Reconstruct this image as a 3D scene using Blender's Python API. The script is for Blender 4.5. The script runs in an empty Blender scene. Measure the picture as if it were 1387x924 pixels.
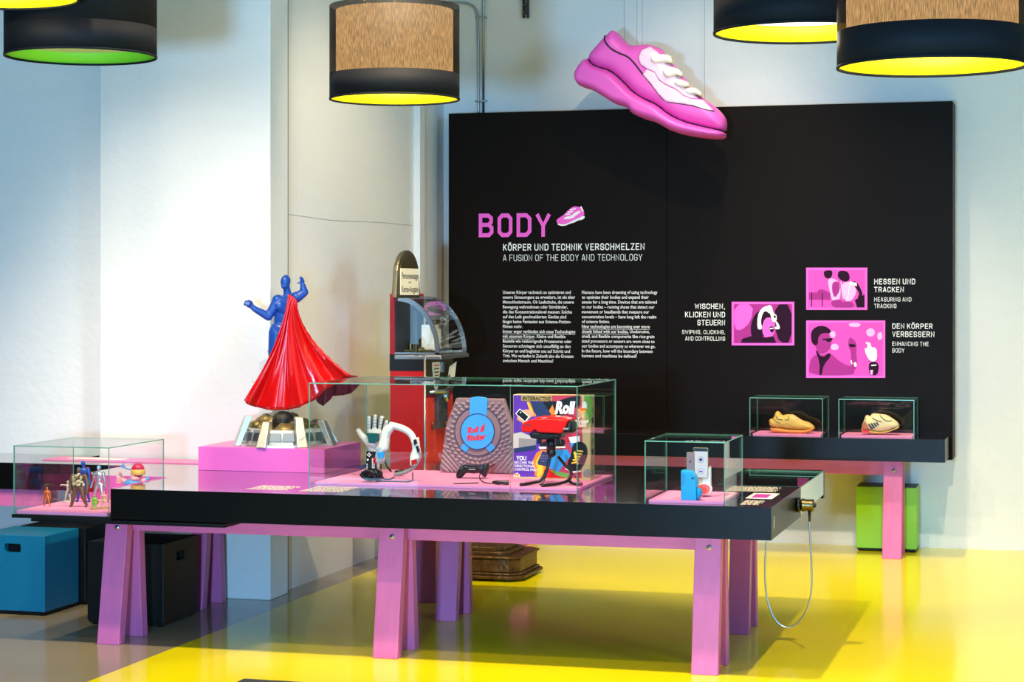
import bpy, bmesh, math, random
from mathutils import Vector, Matrix
from mathutils.geometry import delaunay_2d_cdt
random.seed(7)
SC = bpy.context.scene
COL = SC.collection

# ------------------------------------------------------------------ camera, world, lights, exposure
F, TH, CX, HY, H = 2744.0, math.radians(15.6), 693.5, 398.0, 1.66     # focal length and horizon in pixels of the 1387 x 924 frame
cam_d = bpy.data.cameras.new('camera'); cam = bpy.data.objects.new('camera', cam_d); COL.objects.link(cam)
cam.location = (0, 0, H); cam.rotation_euler = (math.radians(90), 0, TH)
cam_d.sensor_fit = 'HORIZONTAL'; cam_d.sensor_width = 36; cam_d.lens = 36 * F / 1387
cam_d.shift_y = (HY - 462) / 1387; cam_d.clip_start = .05; cam_d.clip_end = 100
SC.camera = cam
SC.view_settings.view_transform = 'Standard'; SC.view_settings.look = 'None'
SC.view_settings.gamma = 1; SC.view_settings.use_curve_mapping = False
SC.view_settings.exposure = 0.0
SC.cycles.transparent_max_bounces = 32

wd = bpy.data.worlds.new('world'); SC.world = wd; wd.use_nodes = True
bg = wd.node_tree.nodes['Background']; bg.inputs[0].default_value = (.50, .76, 1, 1); bg.inputs[1].default_value = .09

def aim(o, target):
    o.rotation_euler = (Vector(target) - o.location).to_track_quat('-Z', 'Y').to_euler()

def area_light(name, loc, target, size, size_y, power, color):
    d = bpy.data.lights.new(name, 'AREA'); d.shape = 'RECTANGLE'; d.size = size; d.size_y = size_y
    d.energy = power; d.color = color
    o = bpy.data.objects.new(name, d); COL.objects.link(o); o.location = loc; aim(o, target); return o

def spot_light(name, loc, target, power, angle, blend=.6, radius=.04, color=(1, .80, .56)):
    d = bpy.data.lights.new(name, 'SPOT'); d.energy = power; d.color = color
    d.spot_size = math.radians(angle); d.spot_blend = blend; d.shadow_soft_size = radius
    o = bpy.data.objects.new(name, d); COL.objects.link(o); o.location = loc; aim(o, target); return o

COOL = (.27, .60, 1)
area_light('camera_strobe', (-1.30, .2, 1.42), (-3, 12, 1.7), .35, .35, 600, COOL)      # cool strobe standing beside the camera, out of view
area_light('window_light_right', (7.0, 1.6, 2.6), (-3.6, 11, 1.6), 1.5, 3.2, 520, COOL)
area_light('window_light_left', (-7.6, -2.6, 2.6), (-3, 11, 1.2), 1.5, 3.2, 80, COOL)
spot_light('ceiling_spot_table', (-2.2, 7.7, 4.5), (-2.3, 8.7, 0), 780, 100)
spot_light('ceiling_spot_front', (-3.4, 6.2, 4.5), (-3.2, 9.6, .3), 330, 80)
spot_light('ceiling_spot_right', (-.4, 7.6, 4.5), (-.6, 10.6, 0), 560, 84)
spot_light('ceiling_spot_back', (-1.3, 11.1, 4.5), (-1.6, 12.2, 0), 420, 46, .6)
spot_light('ceiling_spot_statue', (-4.5, 6.8, 4.5), (-4.5, 10.2, .9), 500, 44, .9)
spot_light('ceiling_spot_corner', (-2.2, 9.5, 4.5), (-4.3, 11.9, 1.6), 400, 46, .9)
spot_light('ceiling_spot_sneaker', (-1.8, 10.4, 4.5), (-2.35, 13.1, 2.6), 260, 44, .9)
spot_light('ceiling_spot_shelf', (-1.3, 11.6, 4.5), (-1.4, 13.1, .8), 230, 50, .8)
spot_light('ceiling_spot_case', (-2.9, 8.4, 4.5), (-2.9, 9.4, .9), 240, 40, .7)
spot_light('ceiling_spot_left', (-5.6, 7.6, 4.5), (-5.3, 9.0, 0), 260, 62)
spot_light('ceiling_spot_panel', (-1.9, 11.7, 4.5), (-2.15, 13.2, 2.15), 150, 46, 1)
spot_light('ceiling_spot_toys', (-4.6, 7.9, 4.5), (-4.65, 9.0, .7), 160, 30, .7)

# ------------------------------------------------------------------ pixel -> place (used only to read positions off known planes)
s_, c_ = math.sin(TH), math.cos(TH)
def ray(px, py):
    u = (px - CX) / F; return (-s_ + c_ * u, c_ + s_ * u, (HY - py) / F)
def onz(px, py, z):
    r = ray(px, py); t = (z - H) / r[2]; return Vector((r[0] * t, r[1] * t, z))
def ony(px, py, Y):
    r = ray(px, py); t = Y / r[1]; return Vector((r[0] * t, Y, H + r[2] * t))
def onx(px, py, X):
    r = ray(px, py); t = X / r[0]; return Vector((X, r[1] * t, H + r[2] * t))
def plane(Y):                                        # local (pixel x, pixel y, metres towards the viewer) -> world
    def m(x, y, z=0.):
        p = ony(x, y, Y); return Vector((p.x, p.y - z, p.z))
    return m

# ------------------------------------------------------------------ materials
def lin(h):
    h = h.lstrip('#'); v = [int(h[i:i + 2], 16) / 255 for i in (0, 2, 4)]
    return tuple(x / 12.92 if x <= .04045 else ((x + .055) / 1.055) ** 2.4 for x in v) + (1,)

def mat(name, col, rough=.5, metal=0., spec=.5, noise=0., nscale=(8, 8, 8), bump=0., bscale=60, coat=0., trans=0.):
    m = bpy.data.materials.new(name); m.use_nodes = True; nt = m.node_tree; b = nt.nodes['Principled BSDF']
    c = lin(col) if isinstance(col, str) else tuple(col) + (1,)
    b.inputs['Base Color'].default_value = c; b.inputs['Roughness'].default_value = rough
    b.inputs['Metallic'].default_value = metal; b.inputs['Specular IOR Level'].default_value = spec
    b.inputs['Coat Weight'].default_value = coat
    tc = nt.nodes.new('ShaderNodeTexCoord')
    if noise:
        mp = nt.nodes.new('ShaderNodeMapping'); mp.inputs['Scale'].default_value = nscale
        n = nt.nodes.new('ShaderNodeTexNoise'); n.inputs['Scale'].default_value = 1; n.inputs['Detail'].default_value = 5
        mx = nt.nodes.new('ShaderNodeMix'); mx.data_type = 'RGBA'
        mx.inputs[6].default_value = tuple(x * (1 - noise) for x in c[:3]) + (1,)
        mx.inputs[7].default_value = tuple(min(1, x * (1 + noise)) for x in c[:3]) + (1,)
        nt.links.new(tc.outputs['Object'], mp.inputs[0]); nt.links.new(mp.outputs[0], n.inputs['Vector'])
        nt.links.new(n.outputs[0], mx.inputs[0]); nt.links.new(mx.outputs[2], b.inputs['Base Color'])
    if bump:
        n2 = nt.nodes.new('ShaderNodeTexNoise'); n2.inputs['Scale'].default_value = bscale; n2.inputs['Detail'].default_value = 4
        bp = nt.nodes.new('ShaderNodeBump'); bp.inputs['Strength'].default_value = bump; bp.inputs['Distance'].default_value = .01
        nt.links.new(tc.outputs['Object'], n2.inputs['Vector']); nt.links.new(n2.outputs[0], bp.inputs['Height'])
        nt.links.new(bp.outputs[0], b.inputs['Normal'])
    return m

def emit(name, col, strength):
    m = bpy.data.materials.new(name); m.use_nodes = True; nt = m.node_tree; nt.nodes.clear()
    e = nt.nodes.new('ShaderNodeEmission'); e.inputs[0].default_value = lin(col); e.inputs[1].default_value = strength
    o = nt.nodes.new('ShaderNodeOutputMaterial'); nt.links.new(e.outputs[0], o.inputs[0]); return m

def glass_mat(name, tint=(.965, .99, .98), gain=1.0):
    m = bpy.data.materials.new(name); m.use_nodes = True; nt = m.node_tree; nt.nodes.clear()
    t = nt.nodes.new('ShaderNodeBsdfTransparent'); t.inputs[0].default_value = tint + (1,)
    g = nt.nodes.new('ShaderNodeBsdfGlossy'); g.inputs['Roughness'].default_value = 0
    fr = nt.nodes.new('ShaderNodeFresnel'); fr.inputs[0].default_value = 1.45
    mu = nt.nodes.new('ShaderNodeMath'); mu.operation = 'MULTIPLY'; mu.inputs[1].default_value = gain
    mx = nt.nodes.new('ShaderNodeMixShader'); o = nt.nodes.new('ShaderNodeOutputMaterial')
    ge = nt.nodes.new('ShaderNodeNewGeometry'); io = nt.nodes.new('ShaderNodeMath'); io.operation = 'MULTIPLY_ADD'   # same reflectance from both sides of the pane
    io.inputs[1].default_value = 1 / 1.45 - 1.45; io.inputs[2].default_value = 1.45
    nt.links.new(ge.outputs['Backfacing'], io.inputs[0]); nt.links.new(io.outputs[0], fr.inputs[0])
    nt.links.new(fr.outputs[0], mu.inputs[0]); nt.links.new(mu.outputs[0], mx.inputs[0])
    nt.links.new(t.outputs[0], mx.inputs[1]); nt.links.new(g.outputs[0], mx.inputs[2]); nt.links.new(mx.outputs[0], o.inputs[0])
    return m

def fabric_shade(name):
    m = bpy.data.materials.new(name); m.use_nodes = True; nt = m.node_tree; nt.nodes.clear()
    tc = nt.nodes.new('ShaderNodeTexCoord'); mp = nt.nodes.new('ShaderNodeMapping'); mp.inputs['Scale'].default_value = (330, 330, 34)
    n = nt.nodes.new('ShaderNodeTexNoise'); n.inputs['Scale'].default_value = 1; n.inputs['Detail'].default_value = 4
    rp = nt.nodes.new('ShaderNodeMapRange'); rp.inputs[1].default_value = .34; rp.inputs[2].default_value = .66
    rp.inputs[3].default_value = .29; rp.inputs[4].default_value = .50
    t = nt.nodes.new('ShaderNodeBsdfTransparent'); t.inputs[0].default_value = (1, .90, .76, 1)
    d = nt.nodes.new('ShaderNodeBsdfPrincipled'); d.inputs['Base Color'].default_value = lin('#0c1016'); d.inputs['Roughness'].default_value = .6
    d.inputs['Specular IOR Level'].default_value = .2
    mx = nt.nodes.new('ShaderNodeMixShader'); o = nt.nodes.new('ShaderNodeOutputMaterial')
    nt.links.new(tc.outputs['Object'], mp.inputs[0]); nt.links.new(mp.outputs[0], n.inputs['Vector']); nt.links.new(n.outputs[0], rp.inputs[0])
    nt.links.new(rp.outputs[0], mx.inputs[0]); nt.links.new(d.outputs[0], mx.inputs[1]); nt.links.new(t.outputs[0], mx.inputs[2]); nt.links.new(mx.outputs[0], o.inputs[0])
    return m

M = {}
M['wall'] = mat('painted_wall', '#e6e6e2', .75, noise=.03, nscale=(2, 2, 9), bump=.25, bscale=22)
M['ceiling'] = mat('ceiling_paint', '#b9bcbe', .9)
M['yellow'] = mat('yellow_resin_floor', (.90, .76, .001), .13, spec=.28, noise=.03, nscale=(1.5, 1.5, 1))
M['grey_floor'] = mat('grey_resin_floor', '#978a6c', .14, noise=.05, nscale=(1.5, 1.5, 1))
M['black'] = mat('black_table_laminate', '#060606', .35, spec=.16)
M['top'] = mat('dark_glossy_tabletop', '#241d1e', .12, spec=.75, coat=.7)
M['panel'] = mat('matte_black_panel', '#120c08', .45, spec=.07, bump=.05, bscale=160)
M['purple'] = mat('purple_stained_wood', '#cf669f', .5, noise=.14, nscale=(30, 30, 3), bump=.12, bscale=70)
M['purpleX'] = mat('purple_stained_beam', '#cf669f', .5, noise=.14, nscale=(3, 30, 30), bump=.12, bscale=70)
M['joint'] = mat('dark_purple_seam', '#6d3468', .6)
M['pink'] = mat('magenta_lacquer', '#f56cc2', .3)
M['mat'] = mat('pink_display_mat', '#f58fc0', .6)
M['white'] = mat('white_lettering', '#efefec', .5)
M['cream'] = mat('cream_card', '#efe7cf', .6)
M['pinkprint'] = mat('pink_print', '#f65bd0', .45)
M['magdark'] = mat('dark_magenta_print', '#2a0d27', .6, spec=.1)
M['magmid'] = mat('mid_magenta_print', '#a8348f', .6, spec=.1)
M['printmid'] = mat('pink_duotone_print', '#e255c0', .6, spec=.1)
M['maglite'] = mat('light_pink_print', '#fbb2ea', .45)
M['glass'] = glass_mat('clear_glass')
M['reflglass'] = mat('painted_reflection_glass', '#dfe3dd', .08, spec=.8)  # pale reflection of the wall put into the pane's own colour
M['glass_edge'] = mat('green_glass_edge', '#5f9f88', .25, spec=.8)
M['steel'] = mat('brushed_steel', '#b4b6b4', .3, 1)
M['chrome'] = mat('polished_silver', '#dcd8cc', .36, .85)
M['bronze'] = mat('worn_bronze', '#5a4222', .42, .7, noise=.95, nscale=(26, 26, 26), bump=.8, bscale=45)
M['brass'] = mat('dark_brass', '#6f5f3e', .3, 1)
M['red'] = mat('red_enamel', '#c40a10', .22, spec=.6)
M['redcab'] = mat('aged_red_enamel', '#a50f12', .28, noise=.12, nscale=(7, 7, 7))
M['orangered'] = mat('orange_red_enamel', '#e23413', .3)
M['dullmetal'] = mat('dull_bronzed_metal', '#77705a', .38, .8)
M['olive'] = mat('olive_bronze', '#4c4526', .4, .5, noise=.2, nscale=(12, 12, 12))
M['cape'] = mat('glossy_red_cloth', '#d3090a', .24, spec=.6)
M['blue'] = mat('blue_lacquer', '#1f4fa8', .3)
M['blackp'] = mat('black_plastic', '#0d0d0e', .3)
M['blackb'] = mat('black_box_paint', '#060606', .5, spec=.3)
M['grey'] = mat('grey_plastic', '#c3bfb8', .45)
M['greyd'] = mat('grey_strap_plastic', '#8f8a88', .45)
M['lightplastic'] = mat('white_plastic', '#e9e4d6', .4)
M['teal'] = mat('teal_screen', '#0e5152', .3)
M['tealbox'] = mat('teal_box_paint', '#046a90', .45, spec=.3)
M['greenbox'] = mat('lime_box_paint', '#8fd30c', .45)
M['mauve'] = mat('mauve_plastic', '#8a6a70', .5)
M['mauvel'] = mat('mauve_raised_plastic', '#a98a8c', .45)
M['sky'] = mat('sky_blue_plastic', '#3f9de8', .35)
M['redink'] = mat('red_ink', '#d8232f', .5)
M['visor'] = mat('glossy_red_plastic', '#e3150f', .2, spec=.6)
M['violet'] = mat('violet_print', '#5c2aa6', .35)
M['yellowp'] = mat('yellow_print', '#f2c81e', .4)
M['orangep'] = mat('orange_print', '#f0801c', .4)
M['greenp'] = mat('green_print', '#5d9a3a', .4)
M['maroonp'] = mat('crimson_print', '#b02c4a', .4)
M['navyp'] = mat('navy_print', '#1b2c58', .4)
M['bluep'] = mat('blue_print', '#2787d0', .4)
M['skin'] = mat('skin_print', '#d99f77', .5)
M['tan'] = mat('tan_box_card', '#cbb985', .5, noise=.1)
M['khaki'] = mat('gold_print', '#a8904a', .45)
M['shoepink'] = mat('pink_foam', '#e55bc4', .42)
M['shoemid'] = mat('purple_pink_foam', '#c04fb4', .42)
M['shoelight'] = mat('pale_pink_foam', '#f7c9e4', .42)
M['puff'] = mat('white_foam', '#f7f3ea', .5)
M['groove'] = mat('dark_groove', '#2a1226', .6)
M['shoegold'] = mat('yellowed_leather', '#dcb158', .55, noise=.15, nscale=(40, 40, 40))
M['shoesole'] = mat('amber_rubber', '#d98a3c', .45)
M['shoecream'] = mat('cream_leather', '#ead5a0', .55, noise=.1, nscale=(40, 40, 40))
M['shoerust'] = mat('rust_suede', '#b9684f', .6)
M['dkgrey'] = mat('dark_grey_trim', '#33333a', .5)
M['brown'] = mat('brown_plastic', '#6b4a32', .4, noise=.35, nscale=(60, 60, 60))
M['orangefig'] = mat('orange_plastic', '#d2661f', .4)
M['bone'] = mat('bone_plastic', '#c4b79c', .45)
M['silverfig'] = mat('silver_plastic', '#b9bec6', .25, .7)
M['lime'] = mat('lime_plastic', '#79d03a', .4)
M['flesh'] = mat('pale_pink_plastic', '#eaa99a', .5)
M['azure'] = mat('azure_plastic', '#2f9bdc', .35)
M['azure2'] = mat('bright_azure_plastic', '#0f9ed8', .35)
M['coral'] = mat('coral_plastic', '#e8615a', .4)
M['screen'] = emit('lit_phone_screen', '#e8eefc', 1.0)
M['goldtrim'] = mat('gold_trim', '#c4a066', .25, .9)
M['wire'] = mat('thin_wire', '#8b8d8c', .4, .6)
M['rock'] = mat('gilded_rock', '#8c7a46', .38, .55, noise=.6, nscale=(25, 25, 25), bump=.8, bscale=30)
M['rockdk'] = mat('dark_rock', '#2c2a24', .4, .4, noise=.5, nscale=(25, 25, 25), bump=.8, bscale=30)
M['lining_y'] = mat('yellow_shade_lining', (.95, .80, .0), .6)
M['lining_g'] = mat('green_shade_lining', (.22, .62, .02), .6)
M['fabric'] = mat('dark_blue_black_fabric', '#0b0f16', .7, spec=.2)
M['shade'] = fabric_shade('backlit_dark_fabric')
M['drum'] = emit('warm_lamp_drum', '#ffd9a4', 3.1)
M['disc'] = emit('warm_lamp_disc', '#fff2d6', 2.6)
M['disc_off'] = mat('unlit_lamp_disc', '#cfd6b8', .6)
M['foliage'] = mat('leaf_green', '#3d6b28', .6)

# ------------------------------------------------------------------ mesh helpers
ORG = {}
class G:
    def __init__(s): s.bm = bmesh.new()
    def face(s, pts, mi=0):
        f = s.bm.faces.new([s.bm.verts.new(p) for p in pts]); f.material_index = mi; return f
    def hexa(s, p, mi=0, side=None):                 # p: 4 bottom + 4 top corners, both counter-clockwise seen from above
        v = [s.bm.verts.new(q) for q in p]
        for k, idx in enumerate(((3, 2, 1, 0), (4, 5, 6, 7), (0, 1, 5, 4), (1, 2, 6, 5), (2, 3, 7, 6), (3, 0, 4, 7))):
            f = s.bm.faces.new([v[i] for i in idx]); f.material_index = mi if side is None else side[k]
    def box(s, x0, x1, y0, y1, z0, z1, mi=0, side=None):
        s.hexa([(x0, y0, z0), (x1, y0, z0), (x1, y1, z0), (x0, y1, z0), (x0, y0, z1), (x1, y0, z1), (x1, y1, z1), (x0, y1, z1)], mi, side)
    def prism(s, poly, mp, a, b, mi=0, cap=None):    # poly in a local plane, mp(x, y, depth) -> world
        n = len(poly); A = [s.bm.verts.new(mp(x, y, a)) for x, y in poly]; B = [s.bm.verts.new(mp(x, y, b)) for x, y in poly]
        for vs, m in ((A[::-1], mi), (B, mi if cap is None else cap)):
            f = s.bm.faces.new(vs); f.material_index = m
        for i in range(n):
            f = s.bm.faces.new([A[i], A[(i + 1) % n], B[(i + 1) % n], B[i]]); f.material_index = mi
    def ring(s, c, t, u, r, n):
        w = t.cross(u).normalized(); return [s.bm.verts.new(c + (u * math.cos(a) + w * math.sin(a)) * r) for a in (2 * math.pi * k / n for k in range(n))]
    def tube(s, pts, r, n=10, mi=0, closed=False, caps=True):
        pts = [Vector(p) for p in pts]; R = r if isinstance(r, (list, tuple)) else [r] * len(pts)
        rings = []; u = None; N = len(pts)
        for i, p in enumerate(pts):
            a = pts[(i - 1) % N] if closed or i > 0 else p; b = pts[(i + 1) % N] if closed or i < N - 1 else p
            t = (b - a).normalized()
            if u is None: u = t.orthogonal().normalized()
            u = (u - t * u.dot(t)); u = u.normalized() if u.length > 1e-6 else t.orthogonal().normalized()
            rings.append(s.ring(p, t, u, R[i], n))
        for i in range(N if closed else N - 1):
            A, B = rings[i], rings[(i + 1) % N]
            for k in range(n):
                f = s.bm.faces.new([A[k], A[(k + 1) % n], B[(k + 1) % n], B[k]]); f.material_index = mi; f.smooth = True
        if caps and not closed:
            for vs in (rings[0][::-1], rings[-1]):
                f = s.bm.faces.new(vs); f.material_index = mi
    def cyl(s, a, b, r0, r1=None, n=24, mi=0): s.tube([a, b], [r0, r0 if r1 is None else r1], n, mi)
    def lathe(s, c, prof, n=48, mi=0, axis='z', close=False):   # prof: (radius, height)
        c = Vector(c); rings = []
        def P(r, h, a):
            x, y = r * math.cos(a), r * math.sin(a)
            return c + (Vector((x, y, h)) if axis == 'z' else Vector((h, x, y)) if axis == 'x' else Vector((x, h, y)))
        for r, h in prof: rings.append([s.bm.verts.new(P(r, h, 2 * math.pi * k / n)) for k in range(n)])
        L = len(rings)
        for i in range(L if close else L - 1):
            A, B = rings[i], rings[(i + 1) % L]
            for k in range(n):
                f = s.bm.faces.new([A[k], A[(k + 1) % n], B[(k + 1) % n], B[k]]); f.material_index = mi; f.smooth = True
        if not close:
            for vs in (rings[0][::-1], rings[-1]):
                f = s.bm.faces.new(vs); f.material_index = mi
    def ball(s, c, r, mi=0, sub=2, rot=None):
        m = Matrix.Translation(Vector(c)) @ (rot if rot else Matrix()) @ Matrix.Diagonal((r if hasattr(r, '__len__') else (r, r, r))).to_4x4()
        for v in bmesh.ops.create_icosphere(s.bm, subdivisions=sub, radius=1, matrix=m)['verts']:
            for f in v.link_faces: f.material_index = mi; f.smooth = True
    def pillow(s, poly, mp, D, R, step, mi=0, back=None, flat=0.):  # puffed solid with exactly this outline
        P = resample(poly, step); n = len(P)
        xs = [p[0] for p in P]; ys = [p[1] for p in P]; pts = [Vector(p) for p in P]
        x = min(xs) + step / 2; row = 0
        while x < max(xs):
            y = min(ys) + step / 2 + (step / 2 if row % 2 else 0)
            while y < max(ys):
                if inside((x, y), P) and edge_dist((x, y), P) > step * .55: pts.append(Vector((x, y)))
                y += step
            x += step * .87; row += 1
        vs, _, fs, _, _, _ = delaunay_2d_cdt(pts, [(i, (i + 1) % n) for i in range(n)], [], 1, 1e-6)
        hh = []
        for i, v in enumerate(vs):
            d = min(1, edge_dist(v, P) / R); hh.append(flat + (D - flat) * math.sqrt(max(0, 1 - (1 - d) ** 2)))
        back = D if back is None else back
        A = [s.bm.verts.new(mp(v.x, v.y, h)) for v, h in zip(vs, hh)]
        B = [s.bm.verts.new(mp(v.x, v.y, -h * back / D)) for v, h in zip(vs, hh)] 
        for f in fs:
            for q in ([A[i] for i in f], [B[i] for i in f][::-1]):
                try:
                    ff = s.bm.faces.new(q); ff.material_index = mi; ff.smooth = True
                except ValueError: pass
        bmesh.ops.remove_doubles(s.bm, verts=A + B, dist=1e-6)
        if flat:
            be = [e for e in s.bm.edges if e.is_boundary]
            if be: bmesh.ops.bridge_loops(s.bm, edges=be)
    def build(s, name, mats, root=None, smooth=None, bevel=0., org=None, label=None, fix=True, sub=0, solid=0.):
        bm = s.bm; mats = mats if isinstance(mats, (list, tuple)) else [mats]
        if fix: bmesh.ops.recalc_face_normals(bm, faces=bm.faces)
        if root is not None: o_ = ORG[root.name]
        else:
            cs = [v.co for v in bm.verts]; lo = [min(c[i] for c in cs) for i in range(3)]; hi = [max(c[i] for c in cs) for i in range(3)]
            o_ = Vector(org) if org is not None else Vector(((lo[0] + hi[0]) / 2, (lo[1] + hi[1]) / 2, lo[2]))
        for v in bm.verts: v.co -= o_
        if smooth is not None:
            for f in bm.faces: f.smooth = smooth
        me = bpy.data.meshes.new(name); bm.to_mesh(me); bm.free()
        for m in mats: me.materials.append(M[m] if isinstance(m, str) else m)
        o = bpy.data.objects.new(name, me); COL.objects.link(o)
        if root is not None: o.parent = root
        else: o.location = o_
        ORG[o.name] = o_
        if solid:
            d = o.modifiers.new('solid', 'SOLIDIFY'); d.thickness = solid; d.offset = 0
        if sub:
            d = o.modifiers.new('sub', 'SUBSURF'); d.levels = sub; d.render_levels = sub
        if bevel:
            b = o.modifiers.new('bevel', 'BEVEL'); b.width = bevel; b.segments = 2; b.limit_method = 'ANGLE'; b.angle_limit = math.radians(35)
        if label: o['label'] = label
        return o

def resample(poly, step):
    out = []
    n = len(poly)
    for i in range(n):
        a, b = Vector(poly[i]), Vector(poly[(i + 1) % n]); k = max(1, int((b - a).length / step + .5))
        for j in range(k): out.append(tuple(a.lerp(b, j / k)))
    return out
def smooth_poly(poly, it=2):
    for _ in range(it):
        q = []
        for i in range(len(poly)):
            a, b = Vector(poly[i]), Vector(poly[(i + 1) % len(poly)]); q += [tuple(a.lerp(b, .25)), tuple(a.lerp(b, .75))]
        poly = q
    return poly
def smooth_line(pts, it=2):
    pts = [Vector(p) for p in pts]
    for _ in range(it):
        q = [pts[0]]
        for a, b in zip(pts, pts[1:]): q += [a.lerp(b, .25), a.lerp(b, .75)]
        pts = q + [pts[-1]]
    return pts
def inside(p, P):
    r = False; j = len(P) - 1
    for i in range(len(P)):
        a, b = P[i], P[j]
        if (a[1] > p[1]) != (b[1] > p[1]) and p[0] < (b[0] - a[0]) * (p[1] - a[1]) / (b[1] - a[1]) + a[0]: r = not r
        j = i
    return r
def edge_dist(p, P):
    best = 1e9; n = len(P)
    for i in range(n):
        ax, ay = P[i]; bx, by = P[(i + 1) % n]; dx, dy = bx - ax, by - ay; L = dx * dx + dy * dy
        t = 0 if L == 0 else max(0, min(1, ((p[0] - ax) * dx + (p[1] - ay) * dy) / L))
        d = (p[0] - ax - t * dx) ** 2 + (p[1] - ay - t * dy) ** 2
        if d < best: best = d
    return math.sqrt(best)

def thing(name, label, cat, loc, group=None):
    o = bpy.data.objects.new(name, None); COL.objects.link(o); o.location = loc; o.empty_display_size = .1
    ORG[o.name] = Vector(loc); o['label'] = label; o['category'] = cat
    if group: o['group'] = group
    return o
def tag(o, label, cat, group=None):
    o['label'] = label; o['category'] = cat
    if group: o['group'] = group
    return o
def struct(o): o['kind'] = 'structure'; return o

_ft = bpy.data.curves.new('_font', 'FONT'); _fo = bpy.data.objects.new('_font', _ft); COL.objects.link(_fo)
def text_verts(sv, bold):
    _ft.body = sv; _ft.offset = bold; _ft.resolution_u = 2; _ft.extrude = 0; _ft.space_word = 1
    bpy.context.view_layer.update(); dg = bpy.context.evaluated_depsgraph_get()
    me = _fo.evaluated_get(dg).to_mesh()
    vs = [v.co.copy() for v in me.vertices]; fs = [tuple(p.vertices) for p in me.polygons]; _fo.evaluated_get(dg).to_mesh_clear()
    return vs, fs
def cap_h(bold):
    vs, _ = text_verts('H', bold); return max(v.y for v in vs), min(v.y for v in vs)
def text(g, sv, O, U, V, w, h, bold=.0, mi=0, Nrm=None, lift=.0008):    # O: left end of the baseline, width w, cap height h
    vs, fs = text_verts(sv, bold); hi, lo = cap_h(bold)
    x0 = min(v.x for v in vs); x1 = max(v.x for v in vs); U, V, O = Vector(U), Vector(V), Vector(O)
    Nn = (Vector(Nrm) if Nrm else U.cross(V)).normalized()
    bv = [g.bm.verts.new(O + U * ((v.x - x0) / (x1 - x0) * w) + V * ((v.y - lo) / (hi - lo) * h) + Nn * lift) for v in vs]
    for f in fs:
        try:
            ff = g.bm.faces.new([bv[i] for i in f]); ff.material_index = mi
        except ValueError: pass
# condensed uppercase sign lettering drawn as strokes on a 0..4 x 0..6 grid
GLY = {'A': [[(0, 0), (1.7, 6), (2.3, 6), (4, 0)], [(.6, 1.7), (3.4, 1.7)]], 'B': [[(0, 0), (0, 6), (2.8, 6), (3.8, 5.2), (3.8, 4), (2.9, 3.15), (0, 3.15)], [(2.9, 3.15), (4, 2.3), (4, .9), (3, 0), (0, 0)]],
 'C': [[(4, 4.3), (4, 5), (3, 6), (1, 6), (0, 5), (0, 1), (1, 0), (3, 0), (4, 1), (4, 1.7)]], 'D': [[(0, 0), (0, 6), (2.8, 6), (4, 4.9), (4, 1.1), (2.8, 0), (0, 0)]], 'E': [[(3.6, 6), (0, 6), (0, 0), (3.6, 0)], [(0, 3.1), (3.1, 3.1)]],
 'F': [[(3.6, 6), (0, 6), (0, 0)], [(0, 3), (3.1, 3)]], 'G': [[(4, 4.6), (4, 5), (3, 6), (1, 6), (0, 5), (0, 1), (1, 0), (3, 0), (4, 1), (4, 2.8), (2.2, 2.8)]], 'H': [[(0, 0), (0, 6)], [(4, 0), (4, 6)], [(0, 3.1), (4, 3.1)]],
 'I': [[(0, 0), (0, 6)]], 'K': [[(0, 0), (0, 6)], [(3.9, 6), (0, 2.3)], [(1.4, 3.5), (4, 0)]], 'L': [[(0, 6), (0, 0), (3.5, 0)]], 'M': [[(0, 0), (0, 6), (2.4, 2.2), (4.8, 6), (4.8, 0)]], 'N': [[(0, 0), (0, 6), (4, 0), (4, 6)]],
 'O': [[(1, 6), (3, 6), (4, 5), (4, 1), (3, 0), (1, 0), (0, 1), (0, 5), (1, 6)]], 'P': [[(0, 0), (0, 6), (2.8, 6), (4, 5), (4, 3.6), (2.8, 2.6), (0, 2.6)]], 'R': [[(0, 0), (0, 6), (2.8, 6), (4, 5), (4, 3.8), (2.8, 2.8), (0, 2.8)], [(2.2, 2.8), (4.1, 0)]],
 'S': [[(3.9, 4.6), (3.9, 5), (2.9, 6), (1, 6), (0, 5), (0, 4), (1, 3.1), (3, 2.9), (4, 2), (4, 1), (3, 0), (1, 0), (0, 1), (0, 1.5)]], 'T': [[(0, 6), (4, 6)], [(2, 6), (2, 0)]], 'U': [[(0, 6), (0, 1), (1, 0), (3, 0), (4, 1), (4, 6)]],
 'V': [[(0, 6), (2, 0), (4, 6)]], 'W': [[(0, 6), (1.3, 0), (2.9, 5), (4.5, 0), (5.8, 6)]], 'Y': [[(0, 6), (2, 2.6), (4, 6)], [(2, 2.6), (2, 0)]], 'Z': [[(0, 6), (3.8, 6), (0, 0), (3.8, 0)]], ',': [[(.5, .3), (0, -1.2)]]}
GLY['Ö'] = GLY['O'] + [[(.9, 7.5), (1.35, 7.5)], [(2.65, 7.5), (3.1, 7.5)]]
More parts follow.
